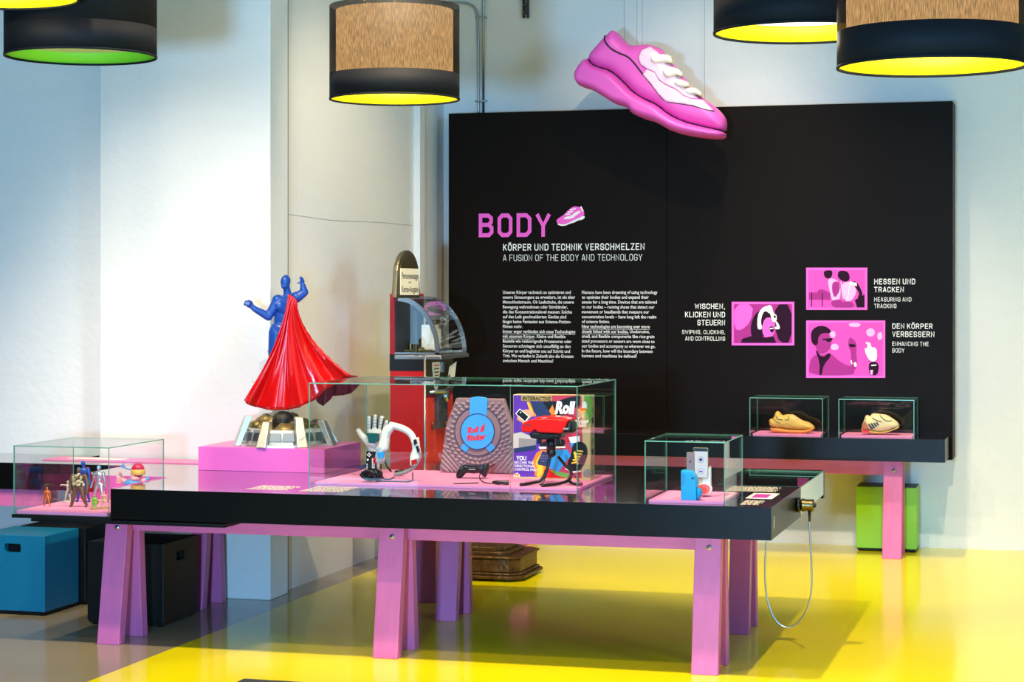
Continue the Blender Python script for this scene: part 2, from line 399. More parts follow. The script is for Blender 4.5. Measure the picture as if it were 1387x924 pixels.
def sign(g, sv, O, w, h, wt=1.0, mi=0):              # facing -Y; O: left end of the baseline, w width, h cap height, wt stroke in grid units
    O = Vector(O); adv = []; x = 0
    for ch in sv:
        adv.append(x); x += 2.6 if ch == ' ' else max(p[0] for L in GLY[ch] for p in L) + wt + 1.5
    tot = x - 1.5; kx = w / tot; kz = h / (6 + wt)
    P = lambda a, b, d=0: O + Vector(((a + wt / 2) * kx, -.0008 - .00012 * d, (b + wt / 2) * kz)); dp = 0
    for ch, x0 in zip(sv, adv):
        for L in GLY.get(ch, []):
            L = [Vector(p) for p in L]; n = len(L); closed = (L[0] - L[-1]).length < 1e-6
            if closed: L = L[:-1]; n -= 1
            A, B = [], []
            for i in range(n):
                a = L[i - 1] if (closed or i > 0) else None; b = L[(i + 1) % n] if (closed or i < n - 1) else None
                d1 = (L[i] - a).normalized() if a is not None else (b - L[i]).normalized(); d2 = (b - L[i]).normalized() if b is not None else d1
                n1 = Vector((-d1.y, d1.x)); n2 = Vector((-d2.y, d2.x)); m = (n1 + n2); m = m.normalized() if m.length > .05 else n1
                k = min(1.6, 1 / max(.3, m.dot(n1))) * wt / 2; e = Vector((0, 0))
                if a is None: e = -d2 * wt / 2 * (1 if abs(d2.y) < .01 or abs(d2.x) < .01 else .5)
                if b is None: e = d1 * wt / 2 * (1 if abs(d1.y) < .01 or abs(d1.x) < .01 else .5)
                A.append(L[i] + m * k + e); B.append(L[i] - m * k + e)
            for i in range(n if closed else n - 1):
                j = (i + 1) % n; dp += 1
                g.face([P(x0 + p.x, p.y, dp % 40) for p in (B[i], B[j], A[j], A[i])], mi)
def sign_on_y(g, sv, x0, x1, yt, yb, Y, wt=1.0, mi=0):
    a = ony(x0, yb, Y); b = ony(x1, yb, Y); sign(g, sv, (a.x, Y, a.z), b.x - a.x, ony(x0, yt, Y).z - a.z, wt, mi)
def text_on_y(g, sv, x0, x1, yt, yb, Y, bold=0., mi=0):       # on a plane facing the viewer, from pixel extents
    a = ony(x0, yb, Y); b = ony(x1, yb, Y); t = ony(x0, yt, Y)
    text(g, sv, a, (1, 0, 0), (0, 0, 1), b.x - a.x, t.z - a.z, bold, mi)

def skin(name, J, E, mats, root, sub=2, root_j=None, label=None, extra=None):
    names = list(J); bm = bmesh.new(); o_ = ORG[root.name]
    lay = bm.verts.layers.skin.verify()
    V = {}
    for k in names:
        p, r = J[k]; v = bm.verts.new(Vector(p) - o_); r = r if hasattr(r, '__len__') else (r, r)
        v[lay].radius = r; v[lay].use_root = (k == (root_j or names[0])); V[k] = v
    for a, b in E: bm.edges.new((V[a], V[b]))
    me = bpy.data.meshes.new(name); bm.to_mesh(me); bm.free()
    t = bpy.data.objects.new('_tmp', me); COL.objects.link(t)
    t.modifiers.new('s', 'SKIN').use_smooth_shade = True
    d = t.modifiers.new('b', 'SUBSURF'); d.levels = sub; d.render_levels = sub
    bpy.context.view_layer.update(); dg = bpy.context.evaluated_depsgraph_get()
    out = bpy.data.meshes.new_from_object(t.evaluated_get(dg)); out.name = name
    bpy.data.objects.remove(t); bpy.data.meshes.remove(me)
    g = G(); g.bm.from_mesh(out); bpy.data.meshes.remove(out)
    for v in g.bm.verts: v.co += o_
    if extra: extra(g)
    return g.build(name, mats, root, smooth=True, label=label)

def body(name, balls, limbs, m, root, voxel, it=4):
    g = G()
    for p, r, *rot in balls: g.ball(p, r, sub=3, rot=rot[0] if rot else None)
    for a, b, ra, rb in limbs:
        g.cyl(a, b, ra, rb, n=20); g.ball(a, ra, sub=2); g.ball(b, rb, sub=2)
    bmesh.ops.recalc_face_normals(g.bm, faces=g.bm.faces)
    me = bpy.data.meshes.new('_b'); g.bm.to_mesh(me); g.bm.free()
    o = bpy.data.objects.new('_b', me); COL.objects.link(o)
    r = o.modifiers.new('r', 'REMESH'); r.mode = 'VOXEL'; r.voxel_size = voxel
    k = o.modifiers.new('s', 'SMOOTH'); k.factor = .5; k.iterations = it
    bpy.context.view_layer.update(); out = bpy.data.meshes.new_from_object(o.evaluated_get(bpy.context.evaluated_depsgraph_get()))
    bpy.data.objects.remove(o); bpy.data.meshes.remove(me)
    g = G(); g.bm.from_mesh(out); bpy.data.meshes.remove(out)
    return g.build(name, m, root, smooth=True)

# ------------------------------------------------------------------ setting
WY = 13.48                                        # back wall
g = G(); g.box(-4.08, 6, 1.5, WY + .2, -.1, 0, 0); g.box(-12, -4.08, 1.5, WY + .2, -.1, 0, 1)
f = g.build('floor', ['yellow', 'grey_floor'], org=(0, 0, 0)); struct(f)
g = G(); g.box(-12, 6, 3.0, WY + .2, 4.6, 4.7); struct(g.build('ceiling', 'ceiling'))
g = G(); g.box(-4.26, 6, WY, WY + .2, 0, 4.6); struct(g.build('wall_back', 'wall'))
g = G(); g.box(-4.60, -4.262, 10.475, WY + .2, 0, 4.6)
struct(g.build('wall_side', 'wall'))
g = G(); g.box(-5.226, -4.21, 10.21, 10.47, 0, 4.6); struct(g.build('wall_pillar', 'wall', bevel=.006))
g = G(); g.box(-12, -5.2262, 10.36, 10.56, 0, 4.6); struct(g.build('wall_left', 'wall'))
g = G(); g.box(-4.262, -4.215, 12.82, 12.925, 0, 4.6); struct(g.build('trim_1', 'wall', bevel=.004))
p0, p1 = onx(392, 290, -4.26), onx(555, 305, -4.26)
g = G(); g.tube([(-4.2615, 10.49, p0.z), (-4.2612, 11.3, p0.z - .012), (-4.2615, 12.2, p0.z + .006), (-4.2615, 12.8, p1.z)], .0012, 6)
struct(g.build('trim_2', 'greyd'))                # hairline plaster crack along the side wall
g = G(); g.box(-4.30, -4.212, 10.471, 10.478, 0, 4.6); struct(g.build('trim_3', 'dkgrey'))

# conduits on the back wall
def conduit(px, bend, lab, nm):
    a = ony(px, 153, WY); r = .0085
    t = thing(nm, lab, 'pipe', (a.x, WY - .012, 2.8))
    g = G()
    if bend:
        b = ony(px, 22, WY); c = ony(px - 6, 8, WY); d = ony(px - 22, 3, WY); e = ony(px - 60, 4, WY)
        pts = smooth_line([(q.x, WY - .012, q.z) for q in (a, b, c, d, e)], 3)
    else: pts = [(a.x, WY - .012, a.z), (a.x, WY - .012, 4.59)]
    g.tube(pts, r, 10); g.build('pipe', 'steel', t)
    for py in (24, 137):
        z = ony(px, py, WY).z; g = G(); g.box(a.x - .017, a.x + .017, WY - .024, WY, z - .007, z + .007)
        g.ball((a.x - .02, WY - .01, z), .008); g.ball((a.x + .02, WY - .01, z), .008); g.build('clamp', 'steel', t, bevel=.002)
conduit(649, True, 'left steel conduit bending away to the left near the ceiling', 'wall_conduit')
conduit(655.5, False, 'right straight steel conduit running up the wall above the black panel', 'wall_conduit')
a, b = ony(709, 25, WY), ony(717, 25, WY)
t = thing('slotted_rail', 'short slotted steel rail hanging down the back wall at the top', 'bracket', (a.x, WY, a.z))
g = G(); zt = 3.6
for z0 in [a.z + .05 * k for k in range(12)]:
    g.box(a.x, a.x + .012, WY - .03, WY, z0, z0 + .05); g.box(b.x - .012, b.x, WY - .03, WY, z0, z0 + .05); g.box(a.x + .012, b.x - .012, WY - .03, WY, z0 + .03, z0 + .05)
g.build('rail', 'dkgrey', t)

# ------------------------------------------------------------------ wall panels with lettering
PY = 13.2
xs = ony(903, 300, PY).x
PL, PR, PZ0, PZ1 = -4.135, -.767, .60, 2.89
tL = thing('information_panel', 'tall black wall panel with pink BODY heading and white text', 'panel', ((PL + xs) / 2, PY, PZ0), 'black wall panels')
tR = thing('information_panel', 'tall black wall panel with three pink pictures and white captions', 'panel', ((PR + xs) / 2, PY, PZ0), 'black wall panels')
g = G(); g.box(PL, xs - .001, PY, WY - .003, PZ0, PZ1); g.build('board', 'panel', tL, bevel=.002)
g = G(); g.box(xs + .001, PR, PY, WY - .003, PZ0, PZ1); g.build('board', 'panel', tR, bevel=.002)

g = G(); sign_on_y(g, 'BODY', 648.5, 746, 289.5, 321.5, PY, 1.25); g.build('heading', 'pinkprint', tL, fix=False, label='pink BODY heading')
g = G(); sign_on_y(g, 'KÖRPER UND TECHNIK VERSCHMELZEN', 681.4, 873, 330.6, 339.8, PY, 1.1); g.build('subtitle_lettering', 'white', tL, fix=False)
g = G(); sign_on_y(g, 'A FUSION OF THE BODY AND TECHNOLOGY', 681.4, 870, 345.0, 353.8, PY, .62); g.build('subtitle_lettering', 'white', tL, fix=False)
DE = ['Unseren Körper technisch zu optimieren und', 'unsere Sinnesorgane zu erweitern, ist ein alter', 'Menschheitstraum. Ob Laufschuhe, die unsere',
      'Bewegung wahrnehmen oder Stirnbänder,', 'die das Konzentrationslevel messen: Solche', 'auf den Leib geschneiderten Geräte sind',
      'längst keine Fantasien aus Science-Fiction-', 'Filmen mehr.', 'Immer enger verbinden sich neue Technologien', 'mit unserem Körper. Kleine und flexible',
      'Bauteile wie reiskorngroße Prozessoren oder', 'Sensoren schmiegen sich unauffällig an den', 'Körper an und begleiten uns auf Schritt und',
      'Tritt. Wo verlaufen in Zukunft also die Grenzen', 'zwischen Mensch und Maschine?']
DW = [551, 574, 567, 535, 557, 527, 553, 300, 574, 523, 555, 550, 547, 565, 460]
EN = ['Humans have been dreaming of using technology', 'to optimize their bodies and expand their', 'senses for a long time. Devices that are tailored',
      'to our bodies – running shoes that detect our', 'movement or headbands that measure our', 'concentration levels – have long left the realm',
      'of science fiction.', 'New technologies are becoming ever more', 'closely linked with our bodies. Unobtrusive,', 'small, and flexible components like rice-grain',
      'sized processors or sensors are worn close to', 'our bodies and accompany us wherever we go.', 'In the future, how will the boundary between', 'humans and machines be defined?']
EW = [1003, 958, 1000, 987, 960, 997, 755, 963, 962, 987, 988, 992, 978, 895]
for lines, ws, x0 in ((DE, DW, 197), (EN, EW, 609)):
    g = G()
    for k, (l, w) in enumerate(zip(lines, ws)):
        yb = 260 + (531.5 + 25.45 * k) / 3.85
        text_on_y(g, l, 630 + x0 / 3.85, 630 + w / 3.85, yb - 4.3, yb, PY, .012)
    for k, (xa, xb) in {8: (197, 574), 9: (197, 362)}.items() if x0 == 197 else {7: (609, 963), 8: (609, 855)}.items():
        y = 260 + (538 + 25.45 * k) / 3.85; a, b = ony(630 + xa / 3.85, y, PY), ony(630 + xb / 3.85, y, PY)
        g.face([(a.x, PY - .0008, a.z), (b.x, PY - .0008, a.z), (b.x, PY - .0008, a.z + .002), (a.x, PY - .0008, a.z + .002)])
    g.build('paragraph', 'white', tL)
# small sneaker emblem beside the heading
m = lambda x, y, z=0: (lambda p: Vector((p.x, PY - z, p.z)))(ony(630 + x / 3.85, 260 + y / 3.85, PY))
g = G()
g.prism(smooth_poly([(475, 152), (482, 140), (515, 120), (540, 92), (570, 73), (600, 80), (606, 72), (620, 100), (622, 122), (590, 135), (560, 150), (530, 165), (500, 168), (482, 165)], 1), m, 0, .0008, 0)
g.prism(smooth_poly([(478, 163), (500, 169), (530, 166), (560, 150), (590, 136), (622, 122), (625, 135), (610, 146), (590, 148), (570, 160), (545, 166), (520, 178), (490, 176)], 1), m, 0, .0012, 1)
g.prism(smooth_poly([(508, 142), (530, 128), (555, 124), (575, 105), (598, 98), (604, 104), (580, 122), (560, 138), (535, 142)], 1), m, .0008, .0016, 1)
for q in ([(545, 92), (575, 84), (577, 90), (550, 98)], [(534, 103), (562, 99), (563, 105), (536, 110)], [(522, 114), (548, 112), (549, 118), (524, 121)], [(600, 80), (606, 74), (618, 100), (612, 104)]):
    g.prism(q, m, .0008, .0018, 1)
g.build('sneaker_emblem', ['pinkprint', 'white'], tL)

caps = [[('WISCHEN,', 941, 982.2, 411.3, 418.6, .028), ('KLICKEN UND', 928, 982.2, 422.3, 429.9, .028), ('STEUERN', 944.7, 982.2, 433.2, 440.8, .028),
         ('SWIPING, CLICKING,', 923.9, 982.2, 447.0, 452.4, .014), ('AND CONTROLLING', 928.3, 982.2, 455.6, 461.4, .014)],
        [('MESSEN UND', 1184, 1239.7, 377.6, 385.3, .028), ('TRACKEN', 1184, 1224.3, 388.6, 396, .028), ('MEASURING AND', 1184, 1234.5, 402.7, 408.5, .014), ('TRACKING', 1184, 1214.2, 411.6, 417.4, .014)],
        [('DEN KÖRPER', 1208.6, 1263.2, 438.2, 445.4, .028), ('VERBESSERN', 1208.6, 1265.7, 448.8, 456.6, .028), ('ENHANCING THE', 1208.6, 1257.8, 462.8, 468.7, .014), ('BODY', 1208.6, 1225, 471.8, 477.5, .014)]]
for cpt in caps:
    for bold in (.028, .014):
        g = G()
        for sv, x0, x1, yt, yb, bo in cpt:
            if bo == bold: sign_on_y(g, sv, x0, x1, yt, yb, PY, 1.05 if bo > .02 else .85)
        g.build('caption', 'white', tR, fix=False)
Z = lambda x, y, z=0: (lambda p: Vector((p.x, PY - z, p.z)))(ony(900 + x / 3.4675, 350 + y / 3.4675, PY))
def picture(x0, y0, x1, y1, shapes, mats, back=1):
    g = G(); g.prism([(x0, y0), (x1, y0), (x1, y1), (x0, y1)], Z, 0, .004, 0)
    i = 11; g.prism([(x0 + i, y0 + i), (x1 - i, y0 + i), (x1 - i, y1 - i), (x0 + i, y1 - i)], Z, .004, .0048, back)
    for k, (mi, poly, *sm) in enumerate(shapes):
        g.prism(smooth_poly(poly, sm[0] if sm else 1), Z, .0045, .0052 + .0003 * k, mi)
    g.build('picture', mats, tR)
PM = ['pinkprint', 'magmid', 'magdark', 'maglite', 'white', 'pinkprint', 'printmid']
picture(316, 204, 610, 409, [                                  # laughing person with a white headset
    (5, [(328, 216), (420, 216), (405, 300), (360, 340), (328, 330)]),
    (2, [(520, 216), (598, 216), (598, 396), (540, 396), (520, 330)]),
    (2, [(455, 242), (425, 262), (405, 310), (408, 370), (440, 390), (500, 330), (510, 280), (495, 250)]),
    (5, [(470, 282), (500, 276), (518, 296), (520, 330), (512, 362), (492, 378), (466, 366), (458, 330)]),
    (2, [(490, 322), (516, 318), (514, 346), (500, 350)]),
    (4, [(494, 328), (513, 325), (512, 331), (497, 334)], 0),
    (2, [(360, 396), (366, 378), (420, 362), (470, 372), (512, 366), (526, 396)], 0),
    (4, [(436, 330), (438, 270), (456, 234), (484, 222), (502, 224), (510, 246), (496, 262), (478, 246), (462, 256), (452, 300), (462, 326), (452, 336)]),
    (4, [(484, 220), (504, 220), (514, 262), (528, 264), (528, 296), (508, 300), (500, 270)]),
    (2, [(514, 268), (524, 268), (524, 280), (514, 280)]),
    (4, [(520, 296), (530, 296), (544, 322), (540, 334), (518, 332), (520, 322), (530, 320)])], PM)
picture(666, 44, 953, 242, [                                   # two runners with armbands
    (1, [(678, 160), (780, 160), (780, 195), (678, 195)], 0), (2, [(690, 160), (694, 160), (694, 226), (690, 226)], 0), (2, [(740, 160), (744, 160), (744, 226), (740, 226)], 0),
    (1, [(720, 150), (740, 144), (776, 160), (720, 165)]),
    (2, [(750, 60), (770, 55), (790, 58), (788, 82), (775, 96), (756, 92), (748, 74)]),
    (3, [(766, 100), (790, 92), (820, 110), (830, 160), (820, 200), (790, 205), (776, 150)]),
    (1, [(790, 110), (820, 108), (826, 150), (800, 190), (786, 150)]),
    (1, [(780, 200), (830, 190), (850, 230), (790, 230)]),
    (2, [(816, 62), (840, 56), (866, 66), (872, 96), (856, 112), (832, 104), (814, 88)]),
    (3, [(834, 116), (870, 108), (896, 120), (904, 160), (880, 200), (850, 205), (838, 160)]),
    (2, [(872, 110), (902, 108), (926, 150), (932, 176), (912, 190), (908, 180), (918, 166), (900, 140)]),
    (4, [(872, 108), (904, 116), (904, 132), (876, 124)], 0),
    (1, [(832, 205), (880, 200), (896, 230), (820, 230)]), (2, [(895, 196), (940, 170), (940, 230), (905, 230)], 0),
    (4, [(828, 110), (831, 110), (842, 190), (839, 190)], 0), (4, [(871, 110), (874, 110), (862, 196), (859, 196)], 0)], PM, 6)
picture(666, 292, 1037, 561, [                                 # man with glasses beside a white artificial hand
    (3, [(945, 340), (970, 325), (990, 340), (985, 365), (955, 368)]), (3, [(780, 410), (800, 398), (820, 410), (815, 430), (785, 430)]),
    (3, [(865, 304), (922, 304), (918, 322), (870, 322)]), (3, [(1000, 350), (1022, 345), (1024, 380), (1002, 385)]), (3, [(775, 345), (800, 340), (806, 368), (784, 376)]),
    (1, [(700, 360), (760, 338), (780, 372), (784, 408), (770, 436), (735, 452), (712, 430)]),
    (2, [(690, 392), (688, 345), (712, 320), (752, 316), (782, 336), (782, 352), (740, 350), (722, 372), (722, 404), (706, 410)]),
    (2, [(744, 378), (790, 374), (790, 380), (782, 392), (764, 392), (758, 384), (744, 384)], 0),
    (1, [(678, 548), (682, 486), (706, 450), (740, 458), (776, 442), (830, 490), (880, 510), (896, 530), (880, 548)]),
    (2, [(706, 420), (742, 470), (776, 440), (784, 460), (748, 500), (740, 548), (728, 548), (730, 490)]),
    (1, [(862, 410), (868, 370), (884, 376), (904, 400), (900, 430), (908, 520), (870, 520), (880, 440)]),
    (2, [(866, 412), (870, 400), (896, 404), (902, 414), (880, 418)]), (4, [(874, 480), (880, 476), (884, 496), (878, 500)]), (4, [(888, 490), (900, 486), (906, 504), (894, 512)]),
    (4, [(940, 418), (952, 426), (956, 396), (966, 394), (972, 418), (996, 420), (1000, 460), (994, 484), (966, 484), (946, 450)]),
    (4, [(944, 396), (950, 392), (970, 408), (966, 416)], 0),
    (2, [(962, 488), (1000, 486), (1008, 510), (1000, 548), (968, 548), (960, 520)]), (4, [(972, 500), (996, 498), (996, 504), (972, 506)], 0), (3, [(966, 524), (980, 524), (978, 546), (970, 546)], 0)], PM, 6)

# ------------------------------------------------------------------ long tables on purple trestles
TT, TB = .75, .609
def leg(root, x0, x1, y0, y1, ztop, thick, mat_='purple', bolt=False):     # a leaning plank: front face y0 at the floor, y1 at the top
    g = G(); g.hexa([(x0, y0, 0), (x1, y0, 0), (x1, y0 + thick, 0), (x0, y0 + thick, 0), (x0, y1, ztop), (x1, y1, ztop), (x1, y1 + thick, ztop), (x0, y1 + thick, ztop)])
    o = g.build('leg', mat_, root, bevel=.003)
    if bolt:
        z = .545; y = y0 + (y1 - y0) * z / ztop; x = (x0 + x1) / 2 + .006
        g = G(); g.lathe((x, y - .004, z), [(.012, .004), (.012, 0), (.009, -.002), (.004, -.003)], 16, axis='y'); g.ball((x, y - .006, z), .006)
        g.build('bolt', 'steel', o)
def trestle(root, x0, x1, yf, zt, bolt=False, bk=.25):
    leg(root, x0, x1, yf, yf + .095, zt, .062, bolt=bolt)
    leg(root, x0, x1, yf + bk, yf + bk - .045, zt, .062)

t = thing('display_table', 'long black display table on purple trestles, nearest the camera, holding three glass cases', 'table', (-2.8, 9.55, 0), 'display tables')
TABLE = t
g = G()
outline = [(-4.346, 8.6), (-1.256, 8.6), (-1.256, 9.56), (-1.66, 9.56), (-1.66, 10.44), (-1.256, 10.44), (-1.256, 10.5), (-4.14, 10.5), (-4.14, 10.19), (-4.85, 10.19), (-4.85, 9.215), (-4.346, 9.215)]
g.prism(outline, lambda x, y, z: Vector((x, y, z)), TB, TT, 0, 1)
g.build('tabletop', ['black', 'top'], t, bevel=.0015)
g = G(); g.box(-4.86, -4.34, 8.6, 9.24, .600, .617); g.build('tray', 'blackb', t)
g = G(); g.box(-4.77, -3.78, 8.62, 9.16, .583, .6); g.build('underframe', 'blackb', t)
g = G(); g.box(-4.845, -4.352, 9.2, 9.214, .62, .752); g.build('recess_back', 'pink', t, label='magenta back wall of the sunken case')
g = G(); g.box(-4.3515, -4.3465, 8.62, 9.2, .62, .752); g.build('recess_side', 'pink', t)
# sunken glass corner at the right end
g = G(); g.box(-1.655, -1.266, 9.565, 10.435, .612, .622); g.build('recess_floor', 'grey_floor', t)
g = G(); g.box(-1.264, -1.256, 9.562, 10.438, .628, .7435); g.build('side_glass', 'reflglass', t)
g = G(); g.box(-1.655, -1.257, 9.565, 10.435, .744, .75, 0, (0, 0, 1, 1, 1, 1)); g.build('lid_glass', ['glass', 'glass_edge'], t)
# beams and legs
for y in (8.872, 9.945):
    g = G(); g.box(-4.46, -1.52, y, y + .045, .524, .600); g.build('beam', 'purpleX', t, bevel=.003)
for xa, xb in ((-4.474, -4.360), (-3.092, -2.973), (-1.623, -1.505)): trestle(t, xa, xb, 8.712, .600, True)
for xa, xb in ((-4.515, -4.425), (-3.142, -3.034), (-1.645, -1.542)): trestle(t, xa, xb, 9.80, .600)
leg(t, -3.43, -3.322, 10.37, 10.38, .600, .06)
# captions printed on the tabletop
def dashes(g, x0, x1, y, hgt, z, rows, pitch, sk=.0, mi=0, seed=1):
    rd = random.Random(seed)
    for r in range(rows):
        yy = y + r * pitch; x = x0 + rd.uniform(0, .004); e = x1 - rd.uniform(0, (x1 - x0) * .12) if r % 3 else x1
        while x < e:
            w = rd.uniform(.008, .03); w = min(w, e - x)
            g.face([(x, yy, z), (x + w, yy, z), (x + w, yy + hgt, z), (x, yy + hgt, z)], mi); x += w + .005
def tabletop_caption(px0, py0, px1, py1, seed):
    a, b = onz(px0, py1, TT), onz(px1, py0, TT); w = onz(px1, py1, TT).x - a.x; n = max(2, int((b.y - a.y) / .022))
    g = G(); dashes(g, a.x, a.x + w, a.y, .011, TT + .0009, n, (b.y - a.y) / n, seed=seed); return g
g = tabletop_caption(332, 658.5, 396, 663, 3); g.build('printed_caption', 'cream', t)
g = tabletop_caption(405, 660, 470, 665.5, 4); g.build('printed_caption', 'cream', t)
g = tabletop_caption(982, 660, 1053, 665, 5); g.build('printed_caption', 'cream', t)
g = tabletop_caption(1001, 678, 1030, 683.5, 6); g.build('printed_caption', 'cream', t)
a, b = onz(1010, 675, TT), onz(1047, 675, TT); c = onz(1055, 669, TT); g = G()
g.box(a.x, b.x, a.y, c.y, TT, TT + .0012); g.box(a.x + .02, a.x + .09, a.y + .02, c.y - .05, TT + .0012, TT + .0018, 1); g.box(a.x + .11, b.x - .015, a.y + .05, c.y - .03, TT + .0012, TT + .0018, 2)
g.build('printed_picture', ['cream', 'magmid', 'maglite'], t)
g = G(); a, b = onx(1048, 716, -1.256), onx(1048, 700, -1.256)
for k in range(6): g.box(-1.256, -1.2552, a.y + .01 * (k % 2), a.y + .012 + .01 * (k % 2), a.z + k * (b.z - a.z) / 6, a.z + (k + .75) * (b.z - a.z) / 6)
g.build('side_lettering', 'white', t)

# table against the left wall
t = thing('display_table', 'black display table against the left wall, mostly hidden behind the toy case', 'table', (-6.2, 9.98, 0), 'display tables')
g = G(); g.prism([(-7.8, 9.78), (-4.856, 9.78), (-4.856, 10.195), (-5.3, 10.195), (-5.3, 10.35), (-7.8, 10.35)], lambda x, y, z: Vector((x, y, z)), TB, TT, 0, 1); g.build('tabletop', ['black', 'top'], t)
g = G(); g.box(-7.7, -5.35, 9.80, 9.845, .515, .605); g.build('beam', 'purpleX', t)
for xa in (-7.6, -6.3): leg(t, xa, xa + .115, 9.72, 9.79, .6, .05); leg(t, xa, xa + .115, 10.1, 10.06, .6, .05)
# table under the black panel
t = thing('display_table', 'black display table along the back wall under the panel, holding two sneaker cases', 'table', (-2.4, 13.0, 0), 'display tables')
g = G(); g.box(-4.05, -.790, 12.78, 13.198, .615, .757, 0, (0, 1, 0, 0, 0, 0)); g.build('tabletop', ['black', 'top'], t, bevel=.0015)
g = G(); g.box(-3.7, -1.07, 12.998, 13.036, .512, .607); g.build('beam', 'purpleX', t, bevel=.003)
trestle(t, -1.179, -1.062, 12.843, .607, True, .24); trestle(t, -3.62, -3.5, 12.843, .607, False, .24)

# ------------------------------------------------------------------ glass cases
def glass_case(label, x0, x1, y0, y1, z0, z1, cat='glass case', split=None, name='glass_case', grp='glass display cases'):
    t = thing(name, label, cat, ((x0 + x1) / 2, (y0 + y1) / 2, z0), grp); T = .0045
    def pane(nm, a, side):
        g = G(); g.box(*a, 0, side); g.build(nm, ['glass', 'glass_edge'], t)
    E = .0005
    fx = (1, 1, 0, 1, 0, 1)                         # big faces front/back
    if split: pane('front_pane', (x0, split - .001, y0, y0 + T, z0, z1 - T - E), fx); pane('front_pane', (split + .001, x1, y0, y0 + T, z0, z1 - T - E), fx)
    else: pane('front_pane', (x0, x1, y0, y0 + T, z0, z1 - T - E), fx)
    pane('back_pane', (x0, x1, y1 - T, y1, z0, z1 - T - E), fx)
    sx = (1, 1, 1, 0, 1, 0)
    pane('side_pane', (x0, x0 + T, y0 + T + E, y1 - T - E, z0, z1 - T - E), sx); pane('side_pane', (x1 - T, x1, y0 + T + E, y1 - T - E, z0, z1 - T - E), sx)
    pane('top_pane', (x0, x1, y0, y1, z1 - T, z1), (0, 0, 1, 1, 1, 1))
    return t
def display_mat(label, x0, x1, y0, y1, z, h=.012, cat='display mat', m='mat', name='display_mat'):
    g = G(); g.box(x0, x1, y0, y1, z, z + h); o = g.build(name, m, bevel=.001); tag(o, label, cat, 'pink display mats'); return o

CX0, CX1, CY0, CY1, CZ1 = -3.522, -2.208, 9.02, 9.83, 1.237
glass_case('large glass case in the middle of the main table over game devices', CX0, CX1, CY0, CY1, TT, CZ1, split=ony(691, 600, CY0).x)
display_mat('pink mat under the game devices in the large glass case', CX0 + .012, CX1 - .012, CY0 + .05, CY1 - .02, TT)
SX0, SX1, SY0, SY1 = -1.813, -1.461, 8.635, 9.12
glass_case('small glass case at the right end of the main table over a phone', SX0, SX1, SY0, SY1, TT, 1.022)
display_mat('pink mat under the phone holders in the small glass case', SX0 + .012, SX1 - .012, SY0 + .03, SY1 - .015, TT)
glass_case('low glass case at the left end of the main table full of toy figures', -4.852, -4.356, 8.602, 9.197, .618, .942)
g = G(); g.box(-4.842, -4.37, 8.612, 9.185, .618, .634); o = g.build('display_mat', 'mat', bevel=.001); tag(o, 'pink mat under the toy figures in the left glass case', 'display mat', 'pink display mats')
SHZ = .757
glass_case('left glass case on the back table over a yellowed sneaker', -2.016, -1.550, 12.852, 13.19, SHZ, .999)
glass_case('right glass case on the back table over a striped sneaker', -1.452, -.982, 12.852, 13.19, SHZ, .997)
display_mat('pink mat under the yellowed sneaker on the back table', -2.0, -1.565, 12.885, 13.175, SHZ, .010)
display_mat('pink mat under the striped sneaker on the back table', -1.438, -.995, 12.885, 13.175, SHZ, .010)
for x in (-2.0, -1.438):                            # caption lines printed on the mats
    g = G()
    for k in range(2):
        g.face([(x + .02 + .055 * k, 12.90, SHZ + .0108), (x + .06 + .055 * k, 12.90, SHZ + .0108), (x + .06 + .055 * k, 12.906, SHZ + .0108), (x + .02 + .055 * k, 12.906, SHZ + .0108)])
    o = g.build('printed_caption', 'dkgrey', fix=False); tag(o, 'thin dark caption lines printed on the pink mat under the %s sneaker' % ('yellowed' if x < -1.9 else 'striped'), 'caption')
display_mat('pink mat on the table behind the toy case, beside the pink plinth', -5.45, -4.40, 9.97, 10.175, TT, .006)
g = G(); a = onz(121, 622, TT); g.box(-5.33, -5.0, 10.03, 10.12, .7565, .758); o = g.build('paper_sheet', 'white'); tag(o, 'white paper sheet lying on the pink mat behind the toy case', 'paper')
g = G(); a = ony(1100, 645, 10.1); g.prism([(1093, 639), (1108, 639), (1108, 652), (1093, 652)], lambda x, y, z: ony(x, y, 10.12) + Vector((0, -z, 0)), 0, .004)
g.bm.verts.ensure_lookup_table(); lo = min(v.co.z for v in g.bm.verts)
for v in g.bm.verts:
    if abs(v.co.z - lo) < .03: v.co.z = .6225
    else: v.co.z = min(v.co.z, .742)
xm = max(v.co.x for v in g.bm.verts) + 1.29
for v in g.bm.verts: v.co.x -= xm
o = g.build('pink_card', 'pinkprint'); tag(o, 'upright pink card inside the sunken glass corner of the main table', 'card')

# pink plinth
g = G(); g.box(-4.37, -3.675, 9.63, 10.17, TT, .872); o = g.build('display_plinth', 'pink', bevel=.002); tag(o, 'low magenta plinth on the main table carrying the caped sculpture', 'plinth')

